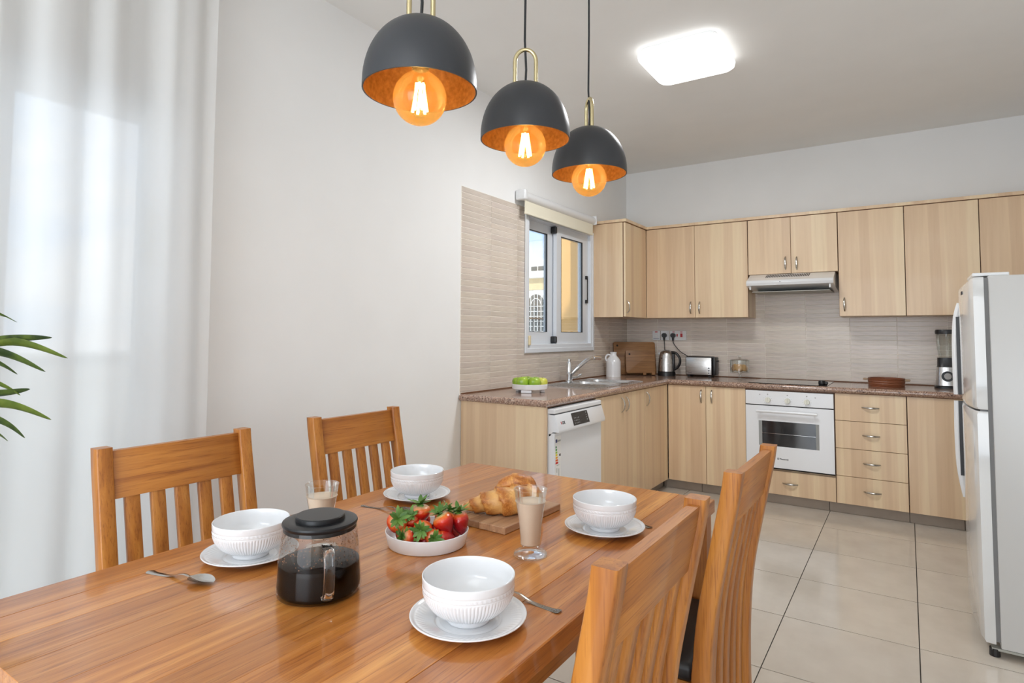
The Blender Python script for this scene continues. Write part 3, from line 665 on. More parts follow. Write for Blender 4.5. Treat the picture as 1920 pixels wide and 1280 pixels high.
hd = thing('extractor_hood', 'white slimline extractor hood under the short wall cabinet', 'hood', (1.513, -.2, 1.62)); o = tuple(hd.location)
sec = [(-.02, 1.615), (-.43, 1.652), (-.468, 1.661), (-.475, 1.68), (-.463, 1.700), (-.40, 1.7215), (-.325, 1.757), (-.02, 1.757)]
MB(o).prism(sec, 1.205, 1.822, 'x', .003).build('body', 'white_plastic', hd, True, 30)
MB(o).box(1.235, -.40, 1.612, 1.79, -.06, 1.617).xf(Matrix.Rotation(0, 4, 'X')).build('filter', 'filter_grey', hd)
for k in range(26):
    x = 1.335 + .0123 * k; m_ = MB(); m_.prism([(x, -.030), (x + .006, -.030), (x + .0095, .026), (x + .0035, .026)], -.0004, .0012)
    m_.xf(Matrix.Translation((0, -.3600, 1.7405)) @ Matrix.Rotation(radians(25.3), 4, 'X')); m_.bm.transform(Matrix.Translation(-V(o)))
    if k == 0: m = m_
    else:
        me_ = bpy.data.meshes.new('t'); m_.bm.to_mesh(me_); m_.bm.free(); m.bm.from_mesh(me_); bpy.data.meshes.remove(me_)
m.build('vent_slots', 'ink_dark', hd)['kind'] = 'stuff'
MB(o).box(1.40, -.473, 1.678, 1.53, -.468, 1.69, .001).build('control_strip', 'appliance_white', hd)
MB(o).box(1.452, -.4745, 1.681, 1.458, -.472, 1.687).build('button', 'ink_dark', hd)
for x in (1.225, 1.79): MB(o).box(x, -.45, 1.628, x + .012, -.437, 1.66, .003).build('clip', 'white_plastic', hd)

# ---------------------------------------------------------------- dishwasher
dw = thing('dishwasher', 'white freestanding dishwasher under the worktop with a black display', 'dishwasher', (.32, -2.295, 0)); o = tuple(dw.location); DA, DB = -2.600, -1.990
MB(o).box(.04, DA + .002, .01, .60, DB - .002, .845).build('body', 'appliance_white', dw)
MB(o).box(.05, DA, .822, .640, DB, .850, .006, 2).build('top_cover', 'appliance_white', dw)
MB(o).prism([(.60, .10), (.638, .10), (.638, .716), (.60, .716)], DA, DB, 'y', .003).build('t', 'appliance_white', dw).name = 'door'
pn = MB(o); rowsA = []
sec = [(.60, .818), (.641, .818), (.667, .735), (.664, .722), (.625, .727), (.612, .700), (.60, .700)]
pn.prism([(y, z) for y, z in sec], DA, DB, 'y', .002); cpn = pn.build('control_panel', 'appliance_white', dw, True, 30)
MB(o).box(.61, DA + .001, .8175, .638, DB - .001, .823).build('seam', 'ink_dark', dw)
for yy in (DA + .08, DB - .08): MB(o).lathe([(0, 0), (.02, 0), (.02, .012), (0, .012)], (.55, yy, 0), 12).lathe([(0, 0), (.02, 0), (.02, .012), (0, .012)], (.1, yy, 0), 12).build('foot', 'black_plastic', dw)
# panel plane runs from (x .641,z .818) to (x .667,z .735): place display and logo on it
ang = math.atan2(.026, .083)
def on_panel(y, s): return V((.641 + .026 * s, y, .818 - .083 * s))
def panel_quad(mb, y0, y1, s0, s1, th=.0012):
    nrm = V((.083, 0, .026)).normalized(); a = [on_panel(y0, s0), on_panel(y1, s0), on_panel(y1, s1), on_panel(y0, s1)]
    lo = [mb.bm.verts.new(mb._m(p)) for p in a]; hi = [mb.bm.verts.new(mb._m(p + nrm * th)) for p in a]
    mb.bm.faces.new(lo); mb.bm.faces.new(hi)
    for i in range(4): mb.bm.faces.new((lo[i], lo[(i + 1) % 4], hi[(i + 1) % 4], hi[i]))
m = MB(o); panel_quad(m, -2.418, -2.212, .10, .93); dsp = m.build('display', 'black_gloss', cpn)
m = MB(o)
for r in range(3):
    for k in range(4): panel_quad(m, -2.395 + .017 * k, -2.389 + .017 * k, .42 + .17 * r, .48 + .17 * r, .0016)
for r in range(4): panel_quad(m, -2.24, -2.232, .2 + .16 * r, .26 + .16 * r, .0016)
m.build('display_marks', 'grey_print', cpn)
rotp = (Matrix.Rotation(ang * 0, 4, 'Y') @ Matrix.Rotation(pi / 2, 4, 'Z') @ Matrix.Rotation(pi / 2 - ang, 4, 'X')).to_euler()
for ch, yy, mt_ in (('V', -2.560, 'ink_red'), ('OX', -2.545, 'ink_dark')):
    p = on_panel(yy, .66) + V((.083, 0, .026)).normalized() * .0008; text(ch, .023, mt_, cpn, tuple(p - V(o)), rotp, 'lettering', .0008)
lb = MB(o).box(.638, -2.590, .42, .6384, -2.528, .70).build('energy_label', 'white_matte', dw)
MB(o).box(.6384, -2.588, .665, .6388, -2.570, .683).build('flag', 'ink_blue', lb)
text('ENERG', .013, 'grey_print', lb, (.6386 - o[0], -2.568 - o[1], .668 - o[2]), (pi / 2, 0, pi / 2), 'lettering', .0003)
for k in range(7):
    z = .635 - .0145 * k; MB(o).prism([(-2.588, z), (-2.588 + .010 + .003 * k, z), (-2.588 + .014 + .003 * k, z + .0055), (-2.588 + .010 + .003 * k, z + .011), (-2.588, z + .011)], .6384, .6388, 'x').build('energy_arrow', 'energy_e%d' % k, lb)
MB(o).prism([(-2.548, .593), (-2.541, .600), (-2.530, .600), (-2.530, .586), (-2.541, .586)], .6384, .6388, 'x').build('class_mark', 'ink_dark', lb)
MB(o).box(.6384, -2.575, .50, .6387, -2.570, .525).box(.6384, -2.552, .45, .6387, -2.547, .52).box(.6384, -2.575, .538, .6387, -2.545, .541).box(.6384, -2.575, .45, .6387, -2.560, .453).build('small_print', 'grey_print', lb)

# ---------------------------------------------------------------- fridge
fr = thing('fridge', 'tall white two door fridge freezer at the right edge of the frame', 'fridge', (2.83, -2.13, 0)); o = tuple(fr.location)
MB(o).box(2.548, -2.43, .035, XR - .02, -1.83, 1.512, .006, 2).build('body', 'fridge_side', fr, True)
MB(o).box(2.534, -2.425, .06, 2.549, -1.835, 1.505).build('gasket', 'grey_gasket', fr)
def fdoor(z0, z1, slope_top):
    rows = []; n = 24; lev = [z0, z0 + .012] + [z0 + .012 + (z1 - z0 - .024) * k / 4 for k in range(1, 4)] + [z1 - .012, z1]
    for i, z in enumerate(lev):
        row = []; ins = .005 if i in (0, len(lev) - 1) else 0
        pts = []
        for k in range(n + 1):
            t = -1 + 2 * k / n; y = -2.13 + t * (.30 - ins); bow = .022 * (1 - abs(t) ** 2.2); x = 2.494 - bow + ins
            if abs(t) > .96: x += (abs(t) - .96) * .12
            zz = z
            if i >= len(lev) - 2 and slope_top: zz = z - .022 * (1 - abs(t) ** 2)
            if i <= 1 and not slope_top: zz = z + .03 * (1 - abs(t) ** 2)
            pts.append((x, y, zz))
        row = pts + [(2.534, -1.83, z), (2.534, -2.43, z)]
        rows.append(row)
    m = MB(o); m.grid(rows, cu=True, caps=True); return m
dT = fdoor(.970, 1.507, True).build('door', 'fridge_gloss', fr, True, 40)
dB = fdoor(.050, .962, False).build('door', 'fridge_gloss', fr, True, 40)
def fh(zs_, xs_):
    return resample([(x, -1.885, z) for z, x in zip(zs_, xs_)], 5)
hU = fh([1.425, 1.36, 1.27, 1.15, 1.02, .985], [2.486, 2.470, 2.463, 2.461, 2.462, 2.463]); hL = fh([.955, .90, .78, .66, .57, .50], [2.463, 2.462, 2.461, 2.464, 2.474, 2.486])
MB(o).tube(hU, .012, 10, .7, up=(1, 0, 0)).build('handle', 'white_plastic', dT, True); MB(o).tube(hL, .012, 10, .7, up=(1, 0, 0)).build('handle', 'white_plastic', dB, True)
MB(o).box(2.468, -1.893, .985, 2.486, -1.877, 1.36).build('handle_recess', 'black_plastic', dT); MB(o).box(2.468, -1.893, .60, 2.486, -1.877, .955).build('handle_recess', 'black_plastic', dB)
MB(o).box(2.4725, -2.25, 1.448, 2.478, -2.19, 1.462).build('badge', 'ink_dark', dT)
MB(o).box(2.50, -2.40, 1.513, 2.62, -2.15, 1.527, .004, 2).build('hinge_cover', 'white_plastic', fr)
MB(o).box(2.51, -2.42, .962, 2.55, -2.40, .970).build('hinge', 'grey_gasket', fr)
MB(o).lathe([(0, 0), (.018, 0), (.018, .03), (0, .03)], (2.53, -2.41, 0), 14).lathe([(0, 0), (.018, 0), (.018, .03), (0, .03)], (2.53, -1.86, 0), 14).lathe([(0, 0), (.018, 0), (.018, .036), (0, .036)], (3.05, -2.38, 0), 14).lathe([(0, 0), (.018, 0), (.018, .036), (0, .036)], (3.05, -1.88, 0), 14).build('foot', 'black_plastic', fr)
MB(o).box(2.52, -2.425, .025, 2.62, -2.39, .034).build('hinge_plate', 'filter_grey', fr)

# ---------------------------------------------------------------- sockets with plugs
def sock(label, x0, x1, kind):
    t = thing('wall_socket', label, 'socket', ((x0 + x1) / 2, -.0076, 1.262), 'wall sockets above the kettle'); o = tuple(t.location)
    MB(o).box(x0, -.0165, 1.218, x1, -.0078, 1.306, .002).build('plate', 'white_plastic', t)
    if kind == 0:
        MB(o).box((x0 + x1) / 2 - .012, -.019, 1.29, (x0 + x1) / 2 + .012, -.016, 1.298).build('indicator', 'ink_red', t)
        MB(o).box(x0 + .01, -.0172, 1.229, x1 - .012, -.0163, 1.233).build('marking', 'ink_blue', t)
        MB(o).box((x0 + x1) / 2 - .008, -.019, 1.253, (x0 + x1) / 2 + .008, -.016, 1.268, .001).build('switch', 'white_matte', t)
    if kind == 2:
        MB(o).box(x0 + .025, -.019, 1.291, x0 + .045, -.016, 1.297).build('indicator', 'ink_red', t)
        MB(o).box(x0 + .063, -.019, 1.252, x0 + .074, -.016, 1.276, .001).build('switch', 'ink_red', t)
        MB(o).box(x0 + .098, -.020, 1.246, x0 + .118, -.016, 1.28, .001).build('switch', 'ink_red', t)
        MB(o).box(x0 + .098, -.019, 1.291, x0 + .118, -.016, 1.297).build('indicator', 'ink_red', t)
    return t
sock('white switched wall socket with a blue marking, leftmost of the row', .262, .338, 0)
sock('white wall socket holding the kettle plug, middle of the row', .343, .424, 1)
sock('wide white wall socket with two red rocker switches', .430, .583, 2)

# ---------------------------------------------------------------- kettle
kt = thing('kettle', 'brushed steel electric kettle with a black handle and base', 'kettle', (.445, -.16, .899)); o = tuple(kt.location); K = tuple(kt.location)
MB(o).lathe([(0, 0), (.080, 0), (.080, .01), (.076, .038), (.074, .040), (0, .040)], K, 32).build('base', 'black_plastic', kt, True)
MB(o).lathe([(.074, .040), (.072, .09), (.067, .15), (.061, .195), (.056, .205)], K, 32).build('body', 'steel_z', kt, True)
MB(o).lathe([(.058, .203), (.05, .215), (.03, .226), (.010, .231), (0, .2315)], K, 32).build('lid', 'steel_z', kt, True)
# handle towards +x
MB(o).tube(resample([(K[0] + .045, K[1], K[2] + .212), (K[0] + .085, K[1], K[2] + .205), (K[0] + .118, K[1], K[2] + .165), (K[0] + .122, K[1], K[2] + .12), (K[0] + .10, K[1], K[2] + .075), (K[0] + .066, K[1], K[2] + .055)], 5), .011, 12, 1.3).build('handle', 'black_plastic', kt, True)
MB(o).box(K[0] + .052, K[1] - .02, K[2] + .04, K[0] + .075, K[1] + .02, K[2] + .20, .008, 2).build('handle_mount', 'black_plastic', kt, True)
MB(o).prism([(K[0] - .075, K[2] + .205), (K[0] - .05, K[2] + .165), (K[0] - .05, K[2] + .208)], K[1] - .016, K[1] + .016, 'y').build('spout', 'steel_z', kt)
mw = MB(o); ring = []
for k in range(24):
    t_ = 2 * pi * k / 24; zz = .118 + .045 * sin(t_); r = .074 - (zz - .04) * .075; a_ = radians(-112) + .22 * cos(t_); ring.append((K[0] + (r + .001) * cos(a_), K[1] + (r + .001) * sin(a_), K[2] + zz))
f_ = mw.bm.faces.new([mw.bm.verts.new(mw._m(p)) for p in ring]); bmesh.ops.solidify(mw.bm, geom=[f_], thickness=.002); mw.build('water_window', 'black_gloss', kt)
kp = MB(o).tube([(.381, -.0167, 1.262), (.381, -.045, 1.262)], .0215, 16).tube([(.381, -.034, 1.25), (.381, -.034, 1.212)], [.012, .007], 10).build('plug', 'black_plastic', kt, True)
MB(o).tube(resample([(.381, -.034, 1.214), (.384, -.033, 1.17), (.386, -.03, 1.10), (.39, -.035, 1.0), (.41, -.045, .92), (.43, -.08, .906)], 5), .0035, 8).build('cable', 'cord_black', kt, True)
# ---------------------------------------------------------------- toaster
tr_ = thing('toaster', 'brushed steel toaster with black ends beside the kettle', 'toaster', (.735, -.10, .899)); o = tuple(tr_.location)
MB(o).box(.614, -.158, .912, .848, -.03, 1.078, .014, 3).build('shell', 'black_plastic', tr_, True)
MB(o).box(.622, -.1605, .918, .842, -.157, 1.069, .004, 2).build('front_panel', 'steel_x', tr_, True)
MB(o).box(.846, -.15, .915, .874, -.038, 1.074, .010, 2).build('end_housing', 'black_plastic', tr_, True)
MB(o).box(.874, -.105, 1.035, .892, -.08, 1.045, .003).build('lever', 'black_plastic', tr_)
for k in range(3): MB(o).tube([(.822, -.160, .932 + .022 * k), (.822, -.168, .932 + .022 * k)], .0085, 12).build('button', 'chrome', tr_, True)
for k in range(3): MB(o).tube([(.822, -.167, .934 + .022 * k), (.822, -.1695, .934 + .022 * k)], .0055, 10).build('button_cap', 'black_plastic', tr_, True)
MB(o).box(.640, -.1615, .930, .672, -.160, .9335).build('lettering', 'ink_dark', tr_)
MB(o).box(.64, -.125, 1.074, .82, -.11, 1.0785).box(.64, -.08, 1.074, .82, -.065, 1.0785).build('slot', 'dark_gap', tr_)
for x in (.64, .82): MB(o).box(x - .012, -.14, .899, x + .012, -.05, .913).build('foot', 'black_rubber', tr_)
MB(o).tube([(.464, -.0167, 1.262), (.464, -.045, 1.262)], .0215, 16).tube([(.464, -.034, 1.25), (.464, -.034, 1.212)], [.012, .007], 10).build('plug', 'black_plastic', tr_, True)
MB(o).tube(resample([(.464, -.034, 1.214), (.475, -.033, 1.18), (.53, -.03, 1.115), (.60, -.028, 1.07), (.617, -.027, 1.02), (.617, -.024, .94), (.65, -.026, .925)], 5), .0035, 8).build('cable', 'cord_black', tr_, True)

# ---------------------------------------------------------------- cutting boards, jug, fruit stand
def lean_board(name, p0, p1, h, th, lean, label, feet):
    p0, p1 = V(p0), V(p1); c = (p0 + p1) / 2; L = (p1 - p0).length; a = math.atan2(p1.y - p0.y, p1.x - p0.x)
    t = thing(name, label, 'cutting board', (c.x, c.y, .899), 'wooden cutting boards leaning in the corner'); t.rotation_euler = (-lean, 0, a)
    n = []; r = .018; zb = .022 if feet else .004
    for cx, cz, a0 in ((L / 2 - r, zb + r, -90), (L / 2 - r, h - r, 0), (-L / 2 + r, h - r, 90), (-L / 2 + r, zb + r, 180)):
        for k in range(5): q = radians(a0 + 22.5 * k); n.append((cx + r * cos(q), cz + r * sin(q)))
    MB().prism(n, 0, th, 'y', .003).build('panel', 'board_wood', t, True, 30)
    MB().tube([(-L / 2 + .035, -.0015, h - .035), (-L / 2 + .035, .002, h - .035)], .009, 14).build('hanging_hole', 'dark_gap', t)
    if feet:
        for x in (L * .12, L * .42): MB().box(x - .014, -.016, .004, x + .014, th, .026, .003).build('foot', 'board_wood', t)
    return t
lean_board('cutting_board', (.045, -.395, 0), (.345, -.135, 0), .305, .018, radians(9), 'large brown wooden cutting board leaning in the corner behind the smaller one', False)
lean_board('cutting_board', (.150, -.385, 0), (.365, -.225, 0), .228, .018, radians(7), 'smaller brown wooden cutting board with feet, in front of the large one', True)
jg = thing('jug', 'white ceramic jug with a small loop handle beside the cutting boards', 'jug', (.108, -.575, .899)); o = tuple(jg.location)
jp = resample([(0, 0), (.060, 0), (.064, .006), (.064, .10), (.062, .135), (.047, .162), (.031, .180), (.027, .192), (.028, .205), (.030, .212), (.027, .213), (.023, .205), (.022, .188), (.03, .17), (.05, .14), (.055, .03), (0, .02)], 3)
MB(o).lathe(jp, o, 32).build('body', 'porcelain', jg, True)
J = V(o)
hdir = V((-.83, -.55, 0)); MB(o).tube(resample([J + hdir * .026 + V((0, 0, .186)), J + hdir * .05 + V((0, 0, .19)), J + hdir * .067 + V((0, 0, .172)), J + hdir * .068 + V((0, 0, .15)), J + hdir * .056 + V((0, 0, .132))], 5), .0075, 10).build('handle', 'porcelain', jg, True)

fs = thing('fruit_stand', 'round white footed fruit stand at the left end of the worktop', 'fruit stand', (.272, -2.262, .899)); o = tuple(fs.location)
MB(o).lathe([(0, .020), (.108, .020), (.112, .023), (.114, .052), (.111, .053), (.108, .032), (0, .030)], o, 48).build('dish', 'porcelain', fs, True)
F = V(o)
for a in (radians(-72), radians(170), radians(40)):
    q = F + V((cos(a), sin(a), 0)) * .08; m = MB(); m.box(-.013, -.034, 0, .013, .034, .021, .003); m.xf(Matrix.Rotation(a, 4, 'Z')); m.bm.transform(Matrix.Translation(q - F)); m.build('foot', 'porcelain', fs)
ap = [(0, -.020), (.012, -.030), (.024, -.031), (.034, -.020), (.038, 0), (.036, .018), (.026, .031), (.013, .033), (.006, .028), (0, .024)]
am = MB().lathe(resample(ap, 4), (0, 0, 0), 28, mod=lambda t, r, z, i: .0012 * cos(5 * t) * (r / .038)).build('a', 'apple_green', None, True); amd = am.data; bpy.data.objects.remove(am)
ay = MB().lathe(resample(ap, 4), (0, 0, 0), 28).build('a', 'apple_yellow', None, True); ayd = ay.data; bpy.data.objects.remove(ay)
st = MB().tube([(0, 0, .024), (.003, .001, .036)], .0014, 6).build('s', 'trunk'); sd = st.data; bpy.data.objects.remove(st)
for dx, dy, sc_, lab, yel in ((-.062, -.040, .96, 'green apple at the left end of the fruit stand', 0), (-.018, -.058, 1.06, 'large green apple front left on the fruit stand', 0), (.045, -.018, 1.0, 'green apple front right on the fruit stand', 0), (.063, .048, .92, 'yellowish apple at the right end of the fruit stand', 1), (-.045, .045, .95, 'green apple at the back left of the fruit stand', 0), (.012, .055, .95, 'green apple at the back of the fruit stand', 0)):
    a = tag(bpy.data.objects.new('apple', ayd if yel else amd), lab, 'apple', 'apples on the fruit stand'); COL.objects.link(a)
    a.location = F + V((dx, dy, .030 + .031 * sc_)); a.scale = (sc_,) * 3; a.rotation_euler = (random.uniform(-.2, .2), random.uniform(-.2, .2), random.uniform(0, 6))
    share('stem', sd, a, (0, 0, 0))

# ---------------------------------------------------------------- biscuit jar, dish, blender
bj = thing('biscuit_jar', 'footed clear glass jar with a domed lid holding biscuits', 'jar', (1.095, -.235, .899)); o = tuple(bj.location)
MB(o).lathe(resample([(0, 0), (.045, 0), (.045, .003), (.012, .010), (.008, .03), (.012, .048), (.03, .055), (.072, .058), (.076, .062), (.076, .150), (.0745, .150), (.0745, .065), (.04, .062), (0, .061)], 2), o, 36).build('bowl', 'clear_glass', bj, True)
MB(o).lathe(resample([(.079, .150), (.079, .155), (.06, .166), (.02, .172), (.008, .178), (.008, .184), (.015, .190), (.014, .200), (0, .204)], 2), o, 36).build('lid', 'clear_glass', bj, True)
bm_ = MB().lathe(resample([(0, -.012), (.024, -.010), (.032, 0), (.024, .010), (0, .012)], 3), (0, 0, 0), 18).build('b', 'biscuit', None, True); bd = bm_.data; bpy.data.objects.remove(bm_)
for dx, dy, dz, rx, lab in ((-.04, -.02, .098, 1.2, 'round biscuit at the left inside the glass jar'), (0.0, -.035, .098, 1.3, 'round biscuit standing in the middle of the glass jar'), (.04, -.015, .096, 1.1, 'round biscuit at the right inside the glass jar'), (.0, .03, .092, 1.4, 'round biscuit at the back inside the glass jar')):
    b = tag(bpy.data.objects.new('biscuit', bd), lab, 'biscuit', 'biscuits in the glass jar'); COL.objects.link(b); b.location = V(o) + V((dx, dy, dz)); b.rotation_euler = (rx, 0, dx * 20)
td = thing('baking_dish', 'round ribbed brown baking dish with two pale side handles', 'dish', (2.135, -.33, .899)); o = tuple(td.location)
MB(o).lathe(resample([(0, 0), (.108, 0), (.113, .004), (.115, .030), (.116, .058), (.114, .062), (.109, .058), (.107, .012), (0, .008)], 10), o, 48, mod=lambda t, r, z, i: (.0018 * sin(z * 820) if r > .1095 and z > .004 else 0)).build('body', 'terracotta', td, True)
for s_ in (-1, 1): MB(o).box(o[0] + s_ * .112, o[1] - .028, o[2] + .044, o[0] + s_ * .146, o[1] + .028, o[2] + .058, .006, 2).build('handle', 'terracotta_pale', td, True)
bl = thing('blender', 'steel and black jug blender at the right end of the worktop', 'blender', (2.505, -.21, .899)); o = tuple(bl.location)
def sq(r, z, e=.55, n=32): return [(o[0] + math.copysign(abs(cos(2 * pi * k / n)) ** e, cos(2 * pi * k / n)) * r, o[1] + math.copysign(abs(sin(2 * pi * k / n)) ** e, sin(2 * pi * k / n)) * r, o[2] + z) for k in range(n)]
m = MB(o); m.grid([sq(.082, 0), sq(.082, .012), sq(.074, .020)], cu=True, caps=True); m.build('base', 'black_plastic', bl, True)
m = MB(o); m.grid([sq(.074, .018), sq(.064, .150)], cu=True, caps=True); m.build('motor_housing', 'steel_z', bl, True)
m = MB(o); m.grid([sq(.065, .150), sq(.062, .155), sq(.060, .215)], cu=True, caps=True); m.build('collar', 'black_plastic', bl, True)
m = MB(o); m.grid([sq(.050, .216, .8), sq(.060, .28, .8), sq(.066, .40, .8)], cu=True); m.build('jug', 'blender_glass', bl, True)
m = MB(o); m.grid([sq(.068, .385, .8), sq(.070, .40, .8), sq(.066, .415, .8)], cu=True, caps=True); m.build('lid', 'black_plastic', bl, True)
MB(o).tube([(o[0] - .005, o[1] - .068, o[2] + .085), (o[0] - .005, o[1] - .084, o[2] + .087)], .036, 28).build('dial_ring', 'black_plastic', bl, True)
MB(o).tube([(o[0] - .005, o[1] - .080, o[2] + .087), (o[0] - .005, o[1] - .090, o[2] + .088)], .022, 24).build('dial', 'chrome', bl, True)
MB(o).tube(resample([(o[0] + .06, o[1], o[2] + .385), (o[0] + .11, o[1], o[2] + .37), (o[0] + .11, o[1], o[2] + .27), (o[0] + .055, o[1], o[2] + .24)], 5), .010, 10).build('handle', 'black_plastic', bl, True)

# ---------------------------------------------------------------- ceiling light and pendants
clt = thing('ceiling_light', 'square white LED ceiling light above the kitchen floor', 'ceiling light', (1.275, -2.225, H)); o = tuple(clt.location)
def rsq(h, r, z, n=8):
    out = []
    for cx, cy, a0 in ((h - r, h - r, 0), (-h + r, h - r, 90), (-h + r, -h + r, 180), (h - r, -h + r, 270)):
        for k in range(n + 1): q = radians(a0 + 90 * k / n); out.append((o[0] + cx + r * cos(q), o[1] + cy + r * sin(q), z))
    return out
m = MB(o); m.grid([rsq(.205, .05, H - .0005), rsq(.208, .05, H - .02)], cu=True, caps=True); m.build('backplate', 'white_plastic', clt, True)
m = MB(o); m.grid([rsq(.219, .055, H - .022), rsq(.223, .06, H - .034), rsq(.219, .06, H - .056), rsq(.206, .055, H - .068), rsq(.178, .05, H - .073)], cu=True, caps=True); m.build('diffuser', 'lamp_diffuser', clt, True)

def pendant(y, zr, lab, rot, first=None):
    t = thing('pendant_lamp', lab, 'pendant lamp', (1.35, y, zr), 'pendant lamps above the dining table')
    R = .131; HD = .168; n = 56
    pr = [(R * cos(a) ** .92 if a < pi / 2 - .01 else 0, .012 + (HD - .012) * sin(a)) for a in [pi / 2 * k / 18 for k in range(19)]]
    prof = [(R - .0035, 0.0), (R, 0.0)] + pr
    MB().lathe(prof, n=n).build('shade', 'shade_black', t, True)
    pi_ = [(max(r - .0032, 0), max(z - .0032, 0)) for r, z in [(R, .0)] + pr]
    MB().lathe(pi_, n=n).build('shade_lining', 'shade_gold', t, True)
    a = radians(rot); c_, s_ = cos(a), sin(a)
    pts = [(-.031, .150), (-.031, .235)] + [(-.031 * cos(pi * k / 12), .235 + .036 * sin(pi * k / 12)) for k in range(1, 12)] + [(.031, .235), (.031, .150)]
    MB().tube([(u * c_, u * s_, z) for u, z in pts], .0062, 12).build('brass_loop', 'brass', t, True)
    top = H - zr
    MB().tube([(0, 0, .160), (.002, .001, .21), (-.002, -.001, .30), (0, 0, .5), (0, 0, top)], .0036, 8).build('cord', 'cord_black', t, True)
    MB().lathe([(0, top - .03), (.045, top - .03), (.055, top - .015), (.055, top), (0, top)], n=28).build('ceiling_rose', 'shade_black', t, True)
    b = MB().lathe([(.0, -.078)] + [(.0615 * sin(q), -.0165 - .0615 * cos(q)) for q in [pi * k / 20 for k in range(1, 18)]] + [(.019, .050), (.018, .062)], n=40).build('bulb', 'amber_glass', t, True)
    MB().lathe([(0, .050), (.019, .052), (.021, .075), (.024, .10), (.024, .15), (0, .155)], n=24).build('lamp_holder', 'shade_black', t, True)
    m = MB()
    for k in range(6):
        q = 2 * pi * k / 6; m.tube([(.0085 * cos(q), .0085 * sin(q), .018), (.017 * cos(q + .5), .017 * sin(q + .5), -.048)], .0034, 6)
    m.build('filament', 'filament', b)
    MB().tube([(0, 0, .05), (0, 0, .012)], .004, 8).build('glass_stem', 'clear_glass', b, True)
    ld = bpy.data.lights.new('bulb_light', 'POINT'); ld.energy = .22; ld.color = (1, .78, .48); ld.shadow_soft_size = .02
    lo = bpy.data.objects.new('bulb_light', ld); COL.objects.link(lo); lo.parent = t; lo.location = (0, 0, -.015)
    return t
pendant(-4.525, 1.818, 'black domed pendant lamp nearest the camera, its brass loop cut by the frame top', 70)
pendant(-4.066, 1.831, 'black domed pendant lamp in the middle, its brass loop seen face on', 32)
pendant(-3.638, 1.826, 'black domed pendant lamp farthest away, above the window corner', -45)

# ================================================================== dining table
TX0, TX1, TY0, TY1 = .838, 1.766, -5.19, -3.625
tb = thing('dining_table', 'long orange brown wooden dining table in the foreground', 'table', (1.302, -4.41, 0)); o = tuple(tb.location)
npl = 9; edges = [TX0 + (TX1 - TX0) * k / npl for k in range(npl + 1)]
for k in range(1, npl): edges[k] += random.uniform(-.012, .012)
tones = [(.95, .91, .88), (1.06, 1.02, .96), (.88, .83, .78), (1.0, 1.0, .98), (1.10, 1.08, 1.02), (.90, .86, .80), (1.0, .95, .88), (1.22, 1.26, 1.2), (.90, .80, .72)]
for k in range(npl):
    p = MB(o).box(edges[k] + (0 if k else 0), TY0, .721, edges[k + 1], TY1, .76, .0007 if 0 < k < npl - 1 else .002).build('plank', 'table_oak', tb); p.color = (*tones[k], 1)
for x0 in (TX0 + .010, TX1 - .070):
    for y0 in (TY0 + .004, TY1 - .060):
        MB(o).box(x0, y0, 0, x0 + .060, y0 + .056, .721, .003).build('leg', 'oak_z', tb).color = (.9, .88, .86, 1)
for x0 in (TX0 + .04, TX1 - .062): MB(o).box(x0, TY0 + .069, .655, x0 + .022, TY1 - .069, .7205, .001).build('apron', 'oak_y', tb).color = (.85, .82, .8, 1)
for y0 in (TY0 + .02, TY1 - .042): MB(o).box(TX0 + .082, y0, .655, TX1 - .082, y0 + .022, .7205, .001).build('apron', 'oak_x', tb).color = (.85, .82, .8, 1)

# ================================================================== chairs (local: back at x=0 side, facing +x, width along y)
def backx(z):
    """x of the rear face of the back posts at height z, 0 at the top"""
    pts = [(0.0, .045), (.25, .084), (.45, .082), (.60, .071), (.77, .037), (.95, 0.0), (1.0, -.01)]
    for (a, b), (c, d) in zip(pts, pts[1:]):
        if z <= c:
            t = (z - a) / (c - a); return b + (d - b) * t
    return 0
def bx_s(z): return sum(backx(min(max(z + d, 0), .96)) for d in (-.06, -.03, 0, .03, .06)) / 5
def curved(mb, y0, y1, z0, z1, dep, off=0, n=14, round_=.003):
    rows = []
    for k in range(n + 1):
        z = z0 + (z1 - z0) * k / n; x = bx_s(z) + off; d = dep(z) if callable(dep) else dep
        rr = round_; rows.append([(x + rr, y0, z), (x + d - rr, y0, z), (x + d, y0 + rr, z), (x + d, y1 - rr, z), (x + d - rr, y1, z), (x + rr, y1, z), (x, y1 - rr, z), (x, y0 + rr, z)])
    mb.grid(rows, cu=True, caps=True); return mb
